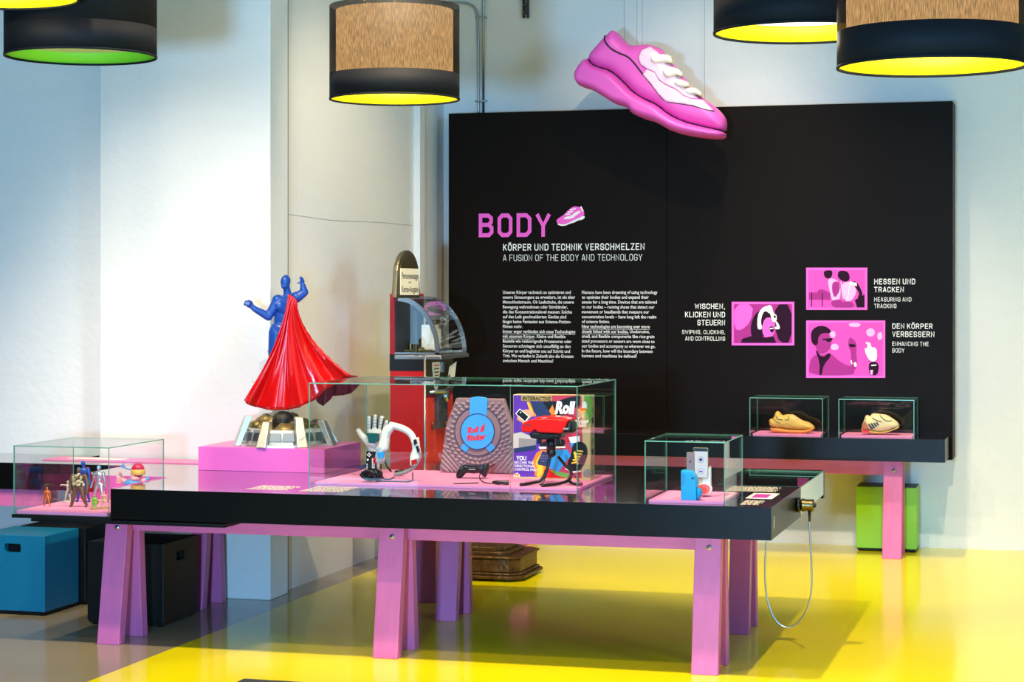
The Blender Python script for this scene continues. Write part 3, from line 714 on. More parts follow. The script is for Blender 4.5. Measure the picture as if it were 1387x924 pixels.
# ------------------------------------------------------------------ cube stools
def stool(name, label, x0, x1, y0, y1, z1, m, hand, hm='blackb', feet=.02):
    t = thing(name, label, 'stool', ((x0 + x1) / 2, (y0 + y1) / 2, 0), 'cube stools')
    T = .018
    g = G(); y_f, x_r = y0, x1
    if hand == 'front' or hand == 'right':          # hollow front/right wall with a slot
        g.box(x0, x1, y0, y1, feet, z1)
    else: g.box(x0, x1, y0, y1, feet, z1)
    o = g.build('body', m, t, bevel=.003)
    if m == 'greenbox': g = G(); g.box(x0 + .004, x1 - .004, y0 + .004, y1 - .004, z1, z1 + .004); g.build('top_reflection', 'dkgrey', t)  # added dark sheet: the top's dark reflection given as colour
    def rr(cx, cy, w, h, r=.012):
        P = []
        for sx, sy, a0 in ((1, 1, 0), (-1, 1, 90), (-1, -1, 180), (1, -1, 270)):
            for k in range(5):
                a = math.radians(a0 + 22.5 * k); P.append((cx + sx * (w / 2 - r) + r * math.cos(a), cy + sy * (h / 2 - r) + r * math.sin(a)))
        return P
    if hand in ('front', 'right'):
        def cut(mp):
            c = G(); c.prism(rr(0, 0, .095, .046), mp, -.05, .03)
            cm = c.build('_cut', hm)
            md = o.modifiers.new('slot', 'BOOLEAN'); md.operation = 'DIFFERENCE'; md.object = cm; md.solver = 'EXACT'
            bpy.context.view_layer.update(); dg = bpy.context.evaluated_depsgraph_get()
            me = bpy.data.meshes.new_from_object(o.evaluated_get(dg)); me.name = 'body'
            o.modifiers.clear(); old = o.data; o.data = me; bpy.data.objects.remove(cm)
        if hand == 'front':
            c = ony(17, 752, y0); mp = lambda x, y, z: Vector((c.x + x, y0 - z, .345 + y))
            cut(mp); g = G(); g.prism(rr(0, 0, .0945, .0455), mp, -.049, -.04)
        else:
            mp = lambda x, y, z: Vector((x1 + z, (y0 + y1) / 2 + x, .335 + y))
            cut(mp); g = G(); g.prism(rr(0, 0, .0945, .0455), mp, -.049, -.04)
        g.build('handle_slot', hm, t)
    for x in (x0 + .03, x1 - .03):
        for y in (y0 + .03, y1 - .03): g = G(); g.cyl((x, y, 0), (x, y, feet), .018, n=16); g.build('foot', 'blackb', t)
    g = G(); g.box(x0 + .006, x1 - .006, y0 + .006, y1 - .006, feet - .012, feet + .001); g.build('plinth_base', 'blackb', t)
stool('cube_stool', 'teal blue cube stool with a rounded hand slot at far left', -5.50, -5.12, 9.395, 9.765, .412, 'tealbox', 'front')
stool('cube_stool', 'dark cube stool standing directly behind the teal blue one', -5.48, -5.095, 9.79, 10.17, .412, 'blackb', None)
stool('cube_stool', 'black cube stool under the left end of the main table', -4.795, -4.378, 9.235, 9.635, .415, 'blackb', 'right', 'dkgrey')
stool('cube_stool', 'lime green cube stool under the back table by the wall', -1.378, -.995, 13.2, 13.455, .416, 'greenbox', None)

a = onz(330, 919, .412)
stool('cube_stool', 'dark cube stool in the foreground, just entering at the bottom edge', a.x, a.x + .38, a.y - .38, a.y, .412, 'blackb', None)

# ------------------------------------------------------------------ pendant lamps
def lamp(label, px, py, d, R, lit, lining, disc_z=.10, hgt=.43):
    r = ray(px, py); c = Vector((r[0] * d, r[1] * d, H + r[2] * d)); z0 = c.z
    t = thing('pendant_lamp', label, 'lamp', (c.x, c.y, z0), 'drum pendant lamps')
    z1 = z0 + hgt; zb = z0 + .115
    g = G(); g.lathe((c.x, c.y, 0), [(R, z0), (R, zb), (R - .002, zb), (R - .002, z0)], 72, close=True); g.build('lower_band', 'fabric', t)
    g = G(); g.lathe((c.x, c.y, 0), [(R - .0024, z0 + .001), (R - .0024, zb), (R - .0034, zb), (R - .0034, z0 + .001)], 72, close=True); g.build('lining', lining, t)
    g = G(); g.lathe((c.x, c.y, 0), [(R, zb), (R, z1), (R - .001, z1), (R - .001, zb)], 72, close=True); g.build('lamp_shade', 'shade' if lit else 'fabric', t)
    if lit:
        g = G(); g.lathe((c.x, c.y, 0), [(R * .90, zb + .002), (R * .90, z1 - .02), (R * .90 - .002, z1 - .02), (R * .90 - .002, zb + .002)], 64, close=True); g.build('diffuser_drum', 'drum', t)
    g = G(); g.cyl((c.x, c.y, z0 + disc_z), (c.x, c.y, z0 + disc_z + .004), R * .895 if lit else R * .98, n=64); g.build('diffuser_disc', 'disc' if lit else 'disc_off', t)
    g = G(); g.tube([(c.x, c.y, z0 + disc_z), (c.x, c.y, 4.6)], .006, 8)
    for a in range(3):
        q = math.radians(120 * a + 20); g.tube([(c.x, c.y, z1 - .03), (c.x + (R - .004) * math.cos(q), c.y + (R - .004) * math.sin(q), z1 - .01)], .003, 6)
    g.build('cord', 'steel', t)
    g = G(); g.lathe((c.x, c.y, 0), [(R + .002, z0 - .002), (R + .002, z0 + .006), (R - .006, z0 + .006), (R - .006, z0 - .002)], 72, close=True); g.build('rim', 'fabric', t)
    if lit:
        L = bpy.data.lights.new('lamp_bulb', 'POINT'); L.energy = 6; L.color = (1, .86, .62); L.shadow_soft_size = .05
        lo = bpy.data.objects.new('lamp_bulb', L); COL.objects.link(lo); lo.location = (0, 0, disc_z - .045); lo.parent = t
lamp('glowing drum pendant with yellow inside, hanging alone above the main table', 534.5, 135, 9.35, .300, True, 'lining_y', .112)
lamp('unlit dark drum pendant with bright green inside, top left', 109.5, 77, 8.1, .300, False, 'lining_g', .05)
lamp('large glowing drum pendant with yellow inside, nearest at top right', 1262, 91, 6.5, .301, True, 'lining_y', .112)
lamp('drum pendant showing a white diffuser and yellow inside, partly behind its right neighbour', 1085, 45, 7.0, .301, True, 'lining_y', .06)
lamp('drum pendant whose yellow inside just shows at the top left corner', -5, -2, 7.5, .300, True, 'lining_y', .112)

# ------------------------------------------------------------------ giant hanging sneaker
SY_ = 12.80
ZS = lambda x, y: (700 + x / 3.851, y / 3.851)
def zpl(L): return [ZS(*p) for p in L]
bound = [(375, 300), (400, 340), (440, 358), (500, 375), (560, 425), (620, 490), (690, 530), (740, 550), (800, 600), (880, 640), (980, 665), (1087, 688)]
uptop = [(1092, 650), (1085, 610), (1040, 560), (985, 522), (950, 500), (905, 455), (880, 415), (850, 375), (800, 318), (775, 285), (760, 262), (700, 236), (660, 238), (625, 243), (590, 238), (560, 212), (535, 180), (512, 161), (495, 168), (478, 186), (440, 225)]
sole_b = [(1085, 717), (1050, 727), (930, 715), (820, 690), (770, 660), (720, 635), (680, 625), (645, 612), (610, 594), (590, 565), (555, 553), (520, 545), (460, 505), (400, 470), (340, 455), (318, 430), (311, 400), (325, 360)]
t = thing('giant_sneaker', 'giant pink foam sneaker hanging on wires in front of the panel top', 'sculpture', ony(882, 130, SY_))
mp = plane(SY_)
g = G(); g.pillow(smooth_poly(zpl(bound + uptop), 1), mp, .135, 16, 2.6, flat=.05); UP = g.build('upper', 'shoepink', t)
g = G(); g.pillow(smooth_poly(zpl(bound + sole_b), 1), mp, .165, 9, 2.6, flat=.06); g.build('sole', 'shoepink', t)
def hgt(poly, D, R):
    P = resample(poly, 2.6)
    return lambda x, y: .05 + (D - .05) * math.sqrt(max(0, 1 - (1 - min(1, edge_dist((x, y), P) / R)) ** 2))
hu = hgt(smooth_poly(zpl(bound + uptop), 1), .135, 16)
def on_upper(L, lift=.0): return [mp(x, y, hu(x, y) + lift) for x, y in (tuple(v) for v in smooth_line(zpl(L), 2))]
g = G(); g.tube([mp(x, y, .062) for x, y in (tuple(v) for v in smooth_line([ZS(384, 316)] + zpl(bound[1:]), 3))], [.005 + .008 * math.sin(math.pi * min(1, k / 60)) for k in range(len(smooth_line([ZS(384, 316)] + zpl(bound[1:]), 3)))], 8); g.build('seam', 'groove', t)
heel = [(474, 196), (480, 225), (510, 265), (560, 292), (600, 305), (640, 345), (680, 400), (720, 445), (760, 500), (800, 540), (860, 548), (940, 560), (1000, 580), (1045, 588)]
g = G(); g.tube(on_upper(heel[:7], .0), .006, 8); g.tube(on_upper(heel[6:], .0), .0045, 8); g.build('stitch_line', 'groove', t)
eye = [(710, 250), (670, 275), (656, 310), (665, 345), (700, 372), (740, 390), (762, 430), (800, 455), (850, 478), (890, 510), (930, 525), (975, 527)]
g = G(); g.tube(on_upper(eye, .0), .0045, 8); g.build('stitch_line', 'shoemid', t)
# pale quarter panel between the two stitch lines
pq = heel[6:] + [(985, 528), (930, 527), (890, 512), (850, 480), (800, 457), (762, 432), (740, 392), (700, 374)]
def sheet(g, poly, lift, mi=0, step=2.4):
    P = resample(poly, step); n = len(P); pts = [Vector(p) for p in P]
    x0, x1 = min(p[0] for p in P), max(p[0] for p in P); y0, y1 = min(p[1] for p in P), max(p[1] for p in P)
    y = y0
    while y < y1:
        x = x0
        while x < x1:
            if inside((x, y), P) and edge_dist((x, y), P) > step * .5: pts.append(Vector((x, y)))
            x += step
        y += step
    vs, _, fs, _, _, _ = delaunay_2d_cdt(pts, [(i, (i + 1) % n) for i in range(n)], [], 1, 1e-6)
    bv = [g.bm.verts.new(mp(v.x, v.y, hu(v.x, v.y) + lift)) for v in vs]
    for f in fs:
        ff = g.bm.faces.new([bv[i] for i in f]); ff.smooth = True; ff.material_index = mi
g = G(); sheet(g, zpl(pq), .0025); g.build('quarter_panel', 'shoelight', t, fix=False, solid=.004)
sheetpoly = zpl([(712, 252), (672, 276), (658, 310), (667, 345), (702, 370), (740, 388), (764, 428), (800, 452), (850, 475), (890, 506), (930, 521), (960, 522), (905, 462), (845, 380), (790, 318), (750, 280)])
g = G(); sheet(g, sheetpoly, .0025); g.build('eyelet_panel', 'shoelight', t, fix=False, solid=.004)
for L in ([(712, 310), (735, 292), (800, 290), (830, 310), (834, 345), (800, 338), (750, 348), (722, 338)],
          [(780, 372), (800, 356), (850, 362), (878, 388), (884, 412), (850, 405), (830, 418), (800, 418), (782, 398)],
          [(834, 436), (850, 420), (895, 428), (925, 455), (905, 465), (880, 468), (850, 462)],
          [(888, 480), (905, 462), (940, 462), (970, 482), (984, 512), (970, 510), (945, 502), (915, 508), (895, 498)]):
    P = smooth_poly(zpl(L), 2); cx = sum(p[0] for p in P) / len(P); cy = sum(p[1] for p in P) / len(P); h0 = hu(cx, cy)
    g = G(); g.pillow(P, lambda x, y, z: mp(x, y, z + h0 * .75), .075, 4, 1.4, back=.05); g.build('lace', 'puff', t)
    g = G(); q = [mp(x, y, h0 * .75 + .03) for x, y in P]; g.tube(q[len(q) // 3:], .003, 6); g.build('lace_edge', 'khaki', t)
g = G(); g.pillow(zpl([(663, 240), (700, 236), (745, 250), (768, 268), (776, 290), (740, 276), (712, 252)]), mp, .06, 5, 1.6); g.build('tongue', 'shoepink', t)
for x, y in ((560, 215), (627, 243), (655, 240), (980, 520)):
    px, py = ZS(x, y); a = mp(px, py + 3, 0); g = G(); g.tube([a, (a.x, a.y, 4.6)], .0012, 5); g.build('hanging_wire', 'wire', t)

# ------------------------------------------------------------------ old weighing machine in the corner
t = thing('weighing_machine', 'antique red weighing machine with arched crest in the corner by the panel', 'weighing machine', (-3.5, 11.5, 0))
MX0, MXF, MY0, MY1 = -3.885, -3.665, 11.25, 11.80
def octo(x0, x1, y0, y1, c): return [(x0, y0), (x1 - c, y0), (x1, y0 + c), (x1, y1 - c), (x1 - c, y1), (x0, y1)]
wz = lambda x, y, z: Vector((x, y, z))
g = G()
for e, z0, z1, c in ((.03, .015, .035, .07), (.012, .035, .05, .06), (0, .05, .13, .06), (.012, .13, .145, .06)): g.prism(octo(-3.93, -3.10 + e, 11.23 - e, 11.72 + e, c), wz, z0, z1)
for x, y in ((-3.17, 11.27), (-3.17, 11.68), (-3.85, 11.27), (-3.85, 11.68)): g.cyl((x, y, 0), (x, y, .02), .03, n=12)
g.build('base', 'bronze', t, bevel=.006)
g = G(); g.prism(octo(-3.90, -3.17, 11.27, 11.68, .05), wz, .145, .165); g.prism(octo(-3.90, -3.20, 11.29, 11.66, .05), wz, .165, .19); g.build('footplate', 'bronze', t, bevel=.004)
g = G(); g.box(MX0, MXF - .006, MY0, MY1, .17, 1.30); g.build('cabinet', 'redcab', t, bevel=.004)
g = G(); g.box(MX0, MXF - .004, MY0 - .004, MY0, 1.21, 1.305); g.build('side_band', 'blackp', t)
g = G(); g.box(MXF - .006, MXF, MY0 + .005, MY1 - .005, 1.07, 1.29); g.build('front_plate', 'olive', t, bevel=.003)
g = G(); g.box(MXF - .006, MXF + .004, MY0 + .02, MY1 - .02, .2, 1.05); g.build('door', 'orangered', t, bevel=.004)
D_ = None
for o in list(bpy.data.objects):
    if o.parent == t and o.name.startswith('door'): D_ = o
g = G(); g.ball((MXF + .012, MY0 + .10, .88), (.006, .012, .03)); g.build('lock', 'brass', D_)
g = G(); g.tube([(MXF - .003, MY0 - .003, .18), (MXF - .003, MY0 - .003, 1.3)], .008, 8); g.build('corner_strip', 'steel', t)
g = G(); g.box(MXF + .004, MXF + .03, MY0 + .16, MY0 + .34, .86, 1.08); g.build('coin_unit', 'dkgrey', t, bevel=.004)
g = G(); g.lathe((MXF + .05, MY0 + .26, 1.05), [(.03, -.03), (.034, 0), (.022, .012)], 20, axis='x'); g.tube([(MXF, MY0 + .06, 1.08), (MXF + .06, MY0 + .2, 1.085), (MXF + .06, MY0 + .40, 1.12), (MXF, MY0 + .46, 1.10)], .012, 8); g.build('coin_chute', 'steel', t)
g = G(); g.lathe((MXF + .06, MY0 + .28, .90), [(.005, -.03), (.06, -.005), (.065, 0), (.055, 0), (.006, -.02)], 24); g.build('card_tray', 'steel', t)
# plaques on the front
fx = lambda y, z, d: Vector((MXF + d, MY0 + y, z))
g = G(); g.prism([(.13, 1.285 - .03), (.26, 1.285 - .03), (.275, 1.22), (.235, 1.12), (.215, 1.085), (.185, 1.085), (.165, 1.12), (.125, 1.22)], fx, 0, .004)
g.build('instruction_plaque', 'cream', t)
g = G()
for k in range(7):
    w = .10 - .008 * k; g.prism([(.2 - w / 2, 1.232 - k * .02), (.2 + w / 2, 1.232 - k * .02), (.2 + w / 2, 1.239 - k * .02), (.2 - w / 2, 1.239 - k * .02)], fx, .004, .005, 0 if k in (0, 4, 5) else 1)
g.build('plaque_print', ['redink', 'dkgrey'], t)
g = G(); g.box(MXF, MXF + .01, MY0 + .31, MY0 + .345, 1.19, 1.25); g.build('slot_plate', 'steel', t)
g = G(); g.tube([(MXF + .01, MY0 + .345, 1.12), (MXF + .03, MY0 + .37, 1.14), (MXF + .02, MY0 + .39, 1.17)], .008, 8); g.ball((MXF + .02, MY0 + .35, 1.12), .02); g.build('lock_knob', 'brass', t)
g = G(); g.hexa([(MXF + .02, MY0 + .36, 1.13), (MXF + .022, MY0 + .36, 1.13), (MXF + .042, MY0 + .44, 1.16), (MXF + .04, MY0 + .44, 1.16), (MXF + .02, MY0 + .40, 1.22), (MXF + .022, MY0 + .40, 1.22), (MXF + .042, MY0 + .48, 1.25), (MXF + .04, MY0 + .48, 1.25)]); g.build('paper_tag', 'cream', t)
# glazed quarter-round head
HZ0, HZ1, HXB, HXF = 1.305, 1.645, MX0 + .03, MXF + .085
prof = [(HXB, HZ0)] + [(HXB + .02 + (HXF - HXB - .02) * math.sin(math.radians(a)), HZ0 + (HZ1 - HZ0) * math.cos(math.radians(a))) for a in range(0, 91, 6)]
def rim_poly(k):
    out = [(x, z) for x, z in prof]; return out
for y in (MY0, MY1 - .015):
    g = G(); arc = prof[1:]
    inner = [(HXB + .02 + (HXF - HXB - .045) * math.sin(math.radians(a)), HZ0 + (HZ1 - HZ0 - .028) * math.cos(math.radians(a))) for a in range(0, 91, 6)]
    for i in range(len(arc) - 1):
        g.hexa([(arc[i][0], y, arc[i][1]), (arc[i + 1][0], y, arc[i + 1][1]), (arc[i + 1][0], y + .015, arc[i + 1][1]), (arc[i][0], y + .015, arc[i][1]),
                (inner[i][0], y, inner[i][1]), (inner[i + 1][0], y, inner[i + 1][1]), (inner[i + 1][0], y + .015, inner[i + 1][1]), (inner[i][0], y + .015, inner[i][1])])
    g.box(HXB, HXF, y, y + .015, HZ0 - .004, HZ0 + .012); g.build('arched_frame', 'steel', t)
    g = G(); P = [(HXB, HZ0 + .012)] + inner[::-1] + [(HXB, HZ0 + HZ1 - HZ0 - .028)]
    g.prism(P, lambda x, z, d: Vector((x, y + .006 + d, z)), 0, .003); g.build('side_glass', 'glass', t)
g = G()
for i in range(len(prof) - 2):
    a, b = prof[i + 1], prof[i + 2]
    n = Vector((b[1] - a[1], 0, -(b[0] - a[0]))).normalized() * .003
    g.hexa([(a[0], MY0 + .016, a[1]), (b[0], MY0 + .016, b[1]), (b[0], MY1 - .016, b[1]), (a[0], MY1 - .016, a[1]), (a[0] + n.x, MY0 + .016, a[1] + n.z), (b[0] + n.x, MY0 + .016, b[1] + n.z), (b[0] + n.x, MY1 - .016, b[1] + n.z), (a[0] + n.x, MY1 - .016, a[1] + n.z)])
g.build('curved_glass', 'glass', t)
g = G(); g.box(MX0, HXB - .001, MY0, MY1, 1.305, 1.66); g.build('back_board', 'redcab', t)
g = G(); g.box(HXB, HXF + .012, MY0 - .006, MY1 + .006, HZ0 - .03, HZ0 - .005); g.build('sill', 'steel', t, bevel=.004)
g = G(); g.box(HXB, HXB + .004, MY0 + .02, MY1 - .02, HZ0, HZ1 - .03); g.build('inner_back', 'dkgrey', t)
g = G()
for x, y, z, r in ((.06, .12, .06, .02), (.09, .2, .03, .03), (.12, .3, .04, .02)): g.lathe((HXB + x, MY0 + y, HZ0), [(r, 0), (r, z), (r * .4, z + .01)], 16)
g.box(HXB + .09, HXB + .11, MY0 + .06, MY0 + .09, HZ0, HZ0 + .25); g.box(HXB + .02, HXB + .2, MY0 + .1, MY0 + .5, HZ0, HZ0 + .025)
g.tube([(HXB + .1, MY0 + .3, HZ0 + .18), (HXB + .17, MY0 + .42, HZ0 + .19)], .014, 8)
g.build('mechanism', 'brass', t, bevel=.003)
g = G(); g.box(HXB + .08, HXB + .16, MY0 + .26, MY0 + .34, HZ0 + .025, HZ0 + .17); g.prism([(0, .02), (.12, .02), (.14, .14), (.05, .16), (.0, .12)], lambda y, z, d: Vector((HXB + .2 + d, MY0 + .12 + y, HZ0 + z)), 0, .003); g.build('card_stack', 'lightplastic', t)
# crest with the sign, facing the aisle
cy0, cy1 = onx(539, 400, MXF - .02).y, onx(572, 400, MXF - .02).y; cyc = (cy0 + cy1) / 2
def arch(w, h, z0, dz=0):
    P = [(-w / 2, z0), (w / 2, z0)]
    for a in range(0, 181, 12): P.append((w / 2 * .90 * math.cos(math.radians(a)), z0 + h * .45 + h * .55 * math.sin(math.radians(a))))
    return P
cw = cy1 - cy0; cm = lambda y, z, d: Vector((MXF - .03 + d, cyc + y, z))
g = G(); g.prism(arch(cw, .275, 1.635), cm, -.03, 0); CR = g.build('crest', 'dullmetal', t, bevel=.008)
g = G(); g.prism(arch(cw * .84, .235, 1.645), cm, 0, .004); g.build('crest_field', 'olive', CR)
pw, pz0, pz1 = cw * .74, 1.653, 1.805
g = G(); g.prism([(-pw / 2, pz0), (pw / 2, pz0), (pw / 2, pz1), (-pw / 2, pz1)], cm, .004, .007); SG = g.build('sign_plate', 'cream', CR)
g = G(); X = MXF - .03 + .007
text(g, 'Personenwaage', (X, cyc - pw * .44, pz1 - .060), (0, 1, 0), (0, 0, 1), pw * .9, .036, .012)
text(g, 'mit', (X, cyc - pw * .08, pz1 - .085), (0, 1, 0), (0, 0, 1), pw * .16, .013, .006)
text(g, 'Karten-Ausgabe', (X, cyc - pw * .44, pz1 - .136), (0, 1, 0), (0, 0, 1), pw * .9, .036, .012)
g.build('sign_lettering', 'dkgrey', CR)

# ------------------------------------------------------------------ caped sculpture on the plinth
SY = 9.90
bc = Vector((ony(388, 600, SY).x, SY, .872))
t = thing('caped_sculpture', 'plain blue mannequin sculpture with sweeping red drape on a silver base', 'sculpture', bc)
q = plane(SY)
g = G(); R0 = .235
g.lathe(bc, [(R0 + .03, 0), (R0 + .03, .012), (R0, .016), (R0 - .02, .085), (R0 - .05, .09), (R0 - .07, .07), (.02, .07)], 12); g.build('base_ring', 'chrome', t, smooth=False)
for k in range(8):
    a = math.radians(45 * k - 96); ca, sa = math.cos(a), math.sin(a)
    def W(r, tt, z): return bc + Vector((ca * r - sa * tt, sa * r + ca * tt, z))
    h = (.13, .155, .13, .10, .10, .10, .10, .155)[k]; w = .028
    g = G(); g.hexa([W(.255, -w, .0), W(.285, -w, .0), W(.285, w, .0), W(.255, w, .0), W(.185, -w * .7, h), W(.225, -w * .7, h), W(.225, w * .7, h), W(.185, w * .7, h)])
    g.build('buttress', 'chrome', t, bevel=.004)
    a2 = a + math.radians(22.5); ca, sa = math.cos(a2), math.sin(a2)
    g = G()
    for e, z0, z1 in ((-.068, .028, .074), (.0, .028, .074)):
        g.hexa([W(.226, e, z0), W(.232, e, z0), W(.232, e + .066, z0), W(.226, e + .066, z0), W(.214, e + .006, z1), W(.220, e + .006, z1), W(.220, e + .060, z1), W(.214, e + .060, z1)])
    g.build('base_plate', 'steel', t, bevel=.003)
rd = random.Random(3)
for k in range(26):
    a = rd.uniform(0, 6.28); r = rd.uniform(.02, .16); sz = rd.uniform(.028, .06)
    g = G(); g.ball(bc + Vector((math.cos(a) * r, math.sin(a) * r, .07 + rd.uniform(0, .10) * (1 - r / .2))), (sz, sz * .8, sz * .9), sub=2)
    for v in g.bm.verts: v.co += Vector((rd.uniform(-1, 1), rd.uniform(-1, 1), rd.uniform(-1, 1))) * .006
    g.build('rock', 'rock' if k % 3 else 'rockdk', t)
for L in ([(355, 475), (362, 470), (375, 500), (368, 520), (362, 510)], [(332, 516), (338, 522), (352, 548), (362, 560), (345, 566)]):
    g = G(); g.prism(L, q, -.10, -.07); g.build('crystal_shard', 'lightplastic' if L[0][0] == 332 else 'rock', t, bevel=.003)
# figure: smooth featureless mannequin, one continuous surface; right fist forward, left arm raised
Rx = lambda d: Matrix.Rotation(math.radians(d), 4, 'Y')
balls = [(q(380.5, 446, .01), (.056, .044, .044)), (q(383.5, 432.5), (.052, .040, .066), Rx(8)), (q(388.5, 414, .006), (.064, .046, .056), Rx(14)), (q(380, 414, .036), (.030, .020, .024)), (q(393, 411, .036), (.032, .020, .025)),
         (q(388.6, 381.5, .02), (.026, .030, .036), Rx(8)), (q(388, 388, .03), (.017, .020, .016)), (q(347.5, 411.5, .10), (.021, .020, .021)), (q(409, 382.5, .0), (.013, .009, .016)),
         (q(378, 406.5, .02), (.030, .030, .030)), (q(401.5, 402.5, .0), (.031, .030, .030))]
limbs = [(q(389.5, 399), q(389, 389, .012), .022, .018), (q(378, 407, .02), q(368.5, 428.5, .05), .027, .022), (q(368.5, 428.5, .05), q(354, 418.5, .09), .024, .016), (q(354, 418.5, .09), q(349, 413, .10), .015, .014),
         (q(402, 403), q(411, 396, -.01), .028, .023), (q(411, 396, -.01), q(410, 386, .0), .023, .014),
         (q(376.5, 450, .015), q(373, 480, .02), .044, .031), (q(373, 480, .02), q(380, 519), .031, .018), (q(380, 519), q(374, 534, .03), .018, .018),
         (q(389, 452, -.01), q(393, 485, .02), .047, .033), (q(393, 485, .02), q(400, 521, -.02), .031, .018), (q(400, 521, -.02), q(396, 536, .02), .018, .018)]
for dx, dy in ((-5, 1.5), (-1.6, -6.2), (.8, -6.6), (2.8, -4.6), (4.4, -1)):
    limbs.append((q(409 + dx * .35, 382 + dy * .35, .004), q(409 + dx * .75, 382 + dy * .75, .008), .0052, .0048)); limbs.append((q(409 + dx * .75, 382 + dy * .75, .008), q(409 + dx, 382 + dy, .014), .0048, .0042))
for k in range(4): limbs.append((q(344.5 + 1.8 * k, 408.3 + .3 * k, .112), q(343.6 + 1.8 * k, 412.5 + .3 * k, .122), .0068, .0062))
body('figure', balls, limbs, 'blue', t, .0034)
# drape
def lerp_line(L, u):
    x = u * (len(L) - 1); i = min(int(x), len(L) - 2); return Vector(L[i]).lerp(Vector(L[i + 1]), x - i)
g = G(); NU, NV = 96, 40
topL = [(397, 398), (400, 400), (404, 402), (407, 405), (409, 409)]
midL = [(380, 468), (391, 462), (402, 455), (413, 450), (427, 457)]
botL = [(340, 541), (352, 550), (372, 554), (398, 554), (420, 550), (436, 540), (450, 527), (466, 515), (482, 508)]
grid = []
for j in range(NV + 1):
    v = j / NV; row = []
    for i in range(NU + 1):
        u = i / NU; A, B, C = lerp_line(topL, u), lerp_line(midL, u), lerp_line(botL, u)
        p = A * (1 - v) * (1 - v) + (B * 2 - (A + C) / 2) * 2 * v * (1 - v) + C * v * v
        fold = math.sin(u * 27 + 1.5 * math.sin(v * 3)) * .6 + math.sin(u * 55 + v * 4) * .22 + math.sin(u * 11 + 2 * v) * .5
        z = .085 + .030 * (v ** .8) * fold + .06 * v * (1 - abs(2 * u - .8)) - .02
        crinkle = .006 * math.sin(u * 90 + v * 60) * max(0, u - .6) * v * 2
        row.append(g.bm.verts.new(q(p.x, p.y, z + crinkle)))
    grid.append(row)
for j in range(NV):
    for i in range(NU):
        f = g.bm.faces.new([grid[j][i], grid[j + 1][i], grid[j + 1][i + 1], grid[j][i + 1]]); f.smooth = True
g.build('drape', 'cape', t, fix=False, solid=.005)
g = G(); grid = []
backL = [(424, 543), (432, 551), (436, 549), (446, 537), (460, 536), (473, 533), (482, 521)]; bt = [(424, 530), (432, 526), (440, 522), (450, 517), (462, 510), (474, 508), (482, 510)]
for j in range(9):
    row = []
    for i in range(41):
        u = i / 40; p = lerp_line(bt, u).lerp(lerp_line(backL, u), j / 8); row.append(g.bm.verts.new(q(p.x, p.y, -.02 + .012 * math.sin(u * 24) - .03 * j / 8)))
    grid.append(row)
for j in range(8):
    for i in range(40):
        f = g.bm.faces.new([grid[j][i], grid[j + 1][i], grid[j + 1][i + 1], grid[j][i + 1]]); f.smooth = True
g.build('drape_lining', mat('dull_crimson_cloth', '#7d1230', .5), t, fix=False, solid=.004)

# ------------------------------------------------------------------ toy figures in the left case
MZ = .634
def figure(name, label, px, foot_y, top_y, m, build=1., pose=None, extra=None, cat='toy figure'):
    b = onz(px, foot_y, MZ); Yp = b.y; h = ony(px, top_y, Yp).z - MZ
    t = thing(name, label, cat, (b.x, b.y, MZ), 'toy figures in the left case')
    pz = dict(leg=.10, armL=(.16, .52, .2, .38), armR=(-.16, .52, -.2, .38)); pz.update(pose or {})
    P = lambda x, z, y=0: b + Vector((x * h, -y * h, z * h)); w = build
    balls = [(P(0, .50), (.085 * w * h, .065 * w * h, .07 * h)), (P(0, .61), (.075 * w * h, .06 * w * h, .09 * h)), (P(0, .74), (.115 * w * h, .08 * w * h, .09 * h)), (P(0, .935, .015), (.055 * h, .06 * h, .068 * h))]
    limbs = [(P(0, .80), P(0, .90), .04 * w * h, .035 * h)]
    for sg, a in ((1, pz['armL']), (-1, pz['armR'])):
        S0, S1, S2, S3 = P(sg * .125 * w, .79), P(a[0], a[1] + .10), P(a[2], a[3] + .08, .04), P(a[2] * 1.05, a[3] + .03, .05)
        limbs += [(S0, S1, .046 * w * h, .034 * w * h), (S1, S2, .034 * w * h, .025 * w * h), (S2, S3, .028 * w * h, .028 * w * h)]
        H0, H1, H2 = P(sg * .06 * w, .47), P(sg * (.06 + pz['leg'] * .5), .26, .025), P(sg * (.05 + pz['leg']), .055)
        limbs += [(H0, H1, .062 * w * h, .044 * w * h), (H1, H2, .044 * w * h, .028 * w * h), (H2 - Vector((0, 0, .026 * h)), P(sg * (.06 + pz['leg']), .03, .075), .03 * h, .026 * h)]
    body('body', balls, limbs, m, t, max(.0016, h * .011), 3)
    if extra: extra(t, P, h)
    return t
figure('toy_figure', 'small orange toy figure standing alone at the left of the case', 64, 686, 660, 'orangefig')
def base_disc(m):
    def e(t, P, h):
        g = G(); c = P(0, 0); g.lathe(c + Vector((0, 0, .0)), [(.028, 0), (.028, .004), (.022, .006)], 20); g.build('stand', m, t)
    return e
figure('toy_figure', 'bone white toy figure stretching one arm, behind the brown brute', 92, 680, 651, 'bone', .9, dict(armR=(-.2, .68, -.34, .72), armL=(.14, .55, .18, .42)), base_disc('bone'))
def brute(t, P, h):
    g = G()
    for k in range(30):
        a = random.uniform(-1, 1); z = random.uniform(.55, .86); c = P(a * .15, z, .10 - .06 * abs(a)); g.ball(c, (.009 * h / .2, .006 * h / .2, .008 * h / .2), sub=1)
    g.build('armour_plates', 'tan', t)
figure('toy_figure', 'tall brown armoured toy brute standing with legs wide apart', 107, 687, 634, 'brown', 1.35, dict(leg=.16, armL=(.25, .50, .24, .34), armR=(-.25, .50, -.24, .34)), brute)
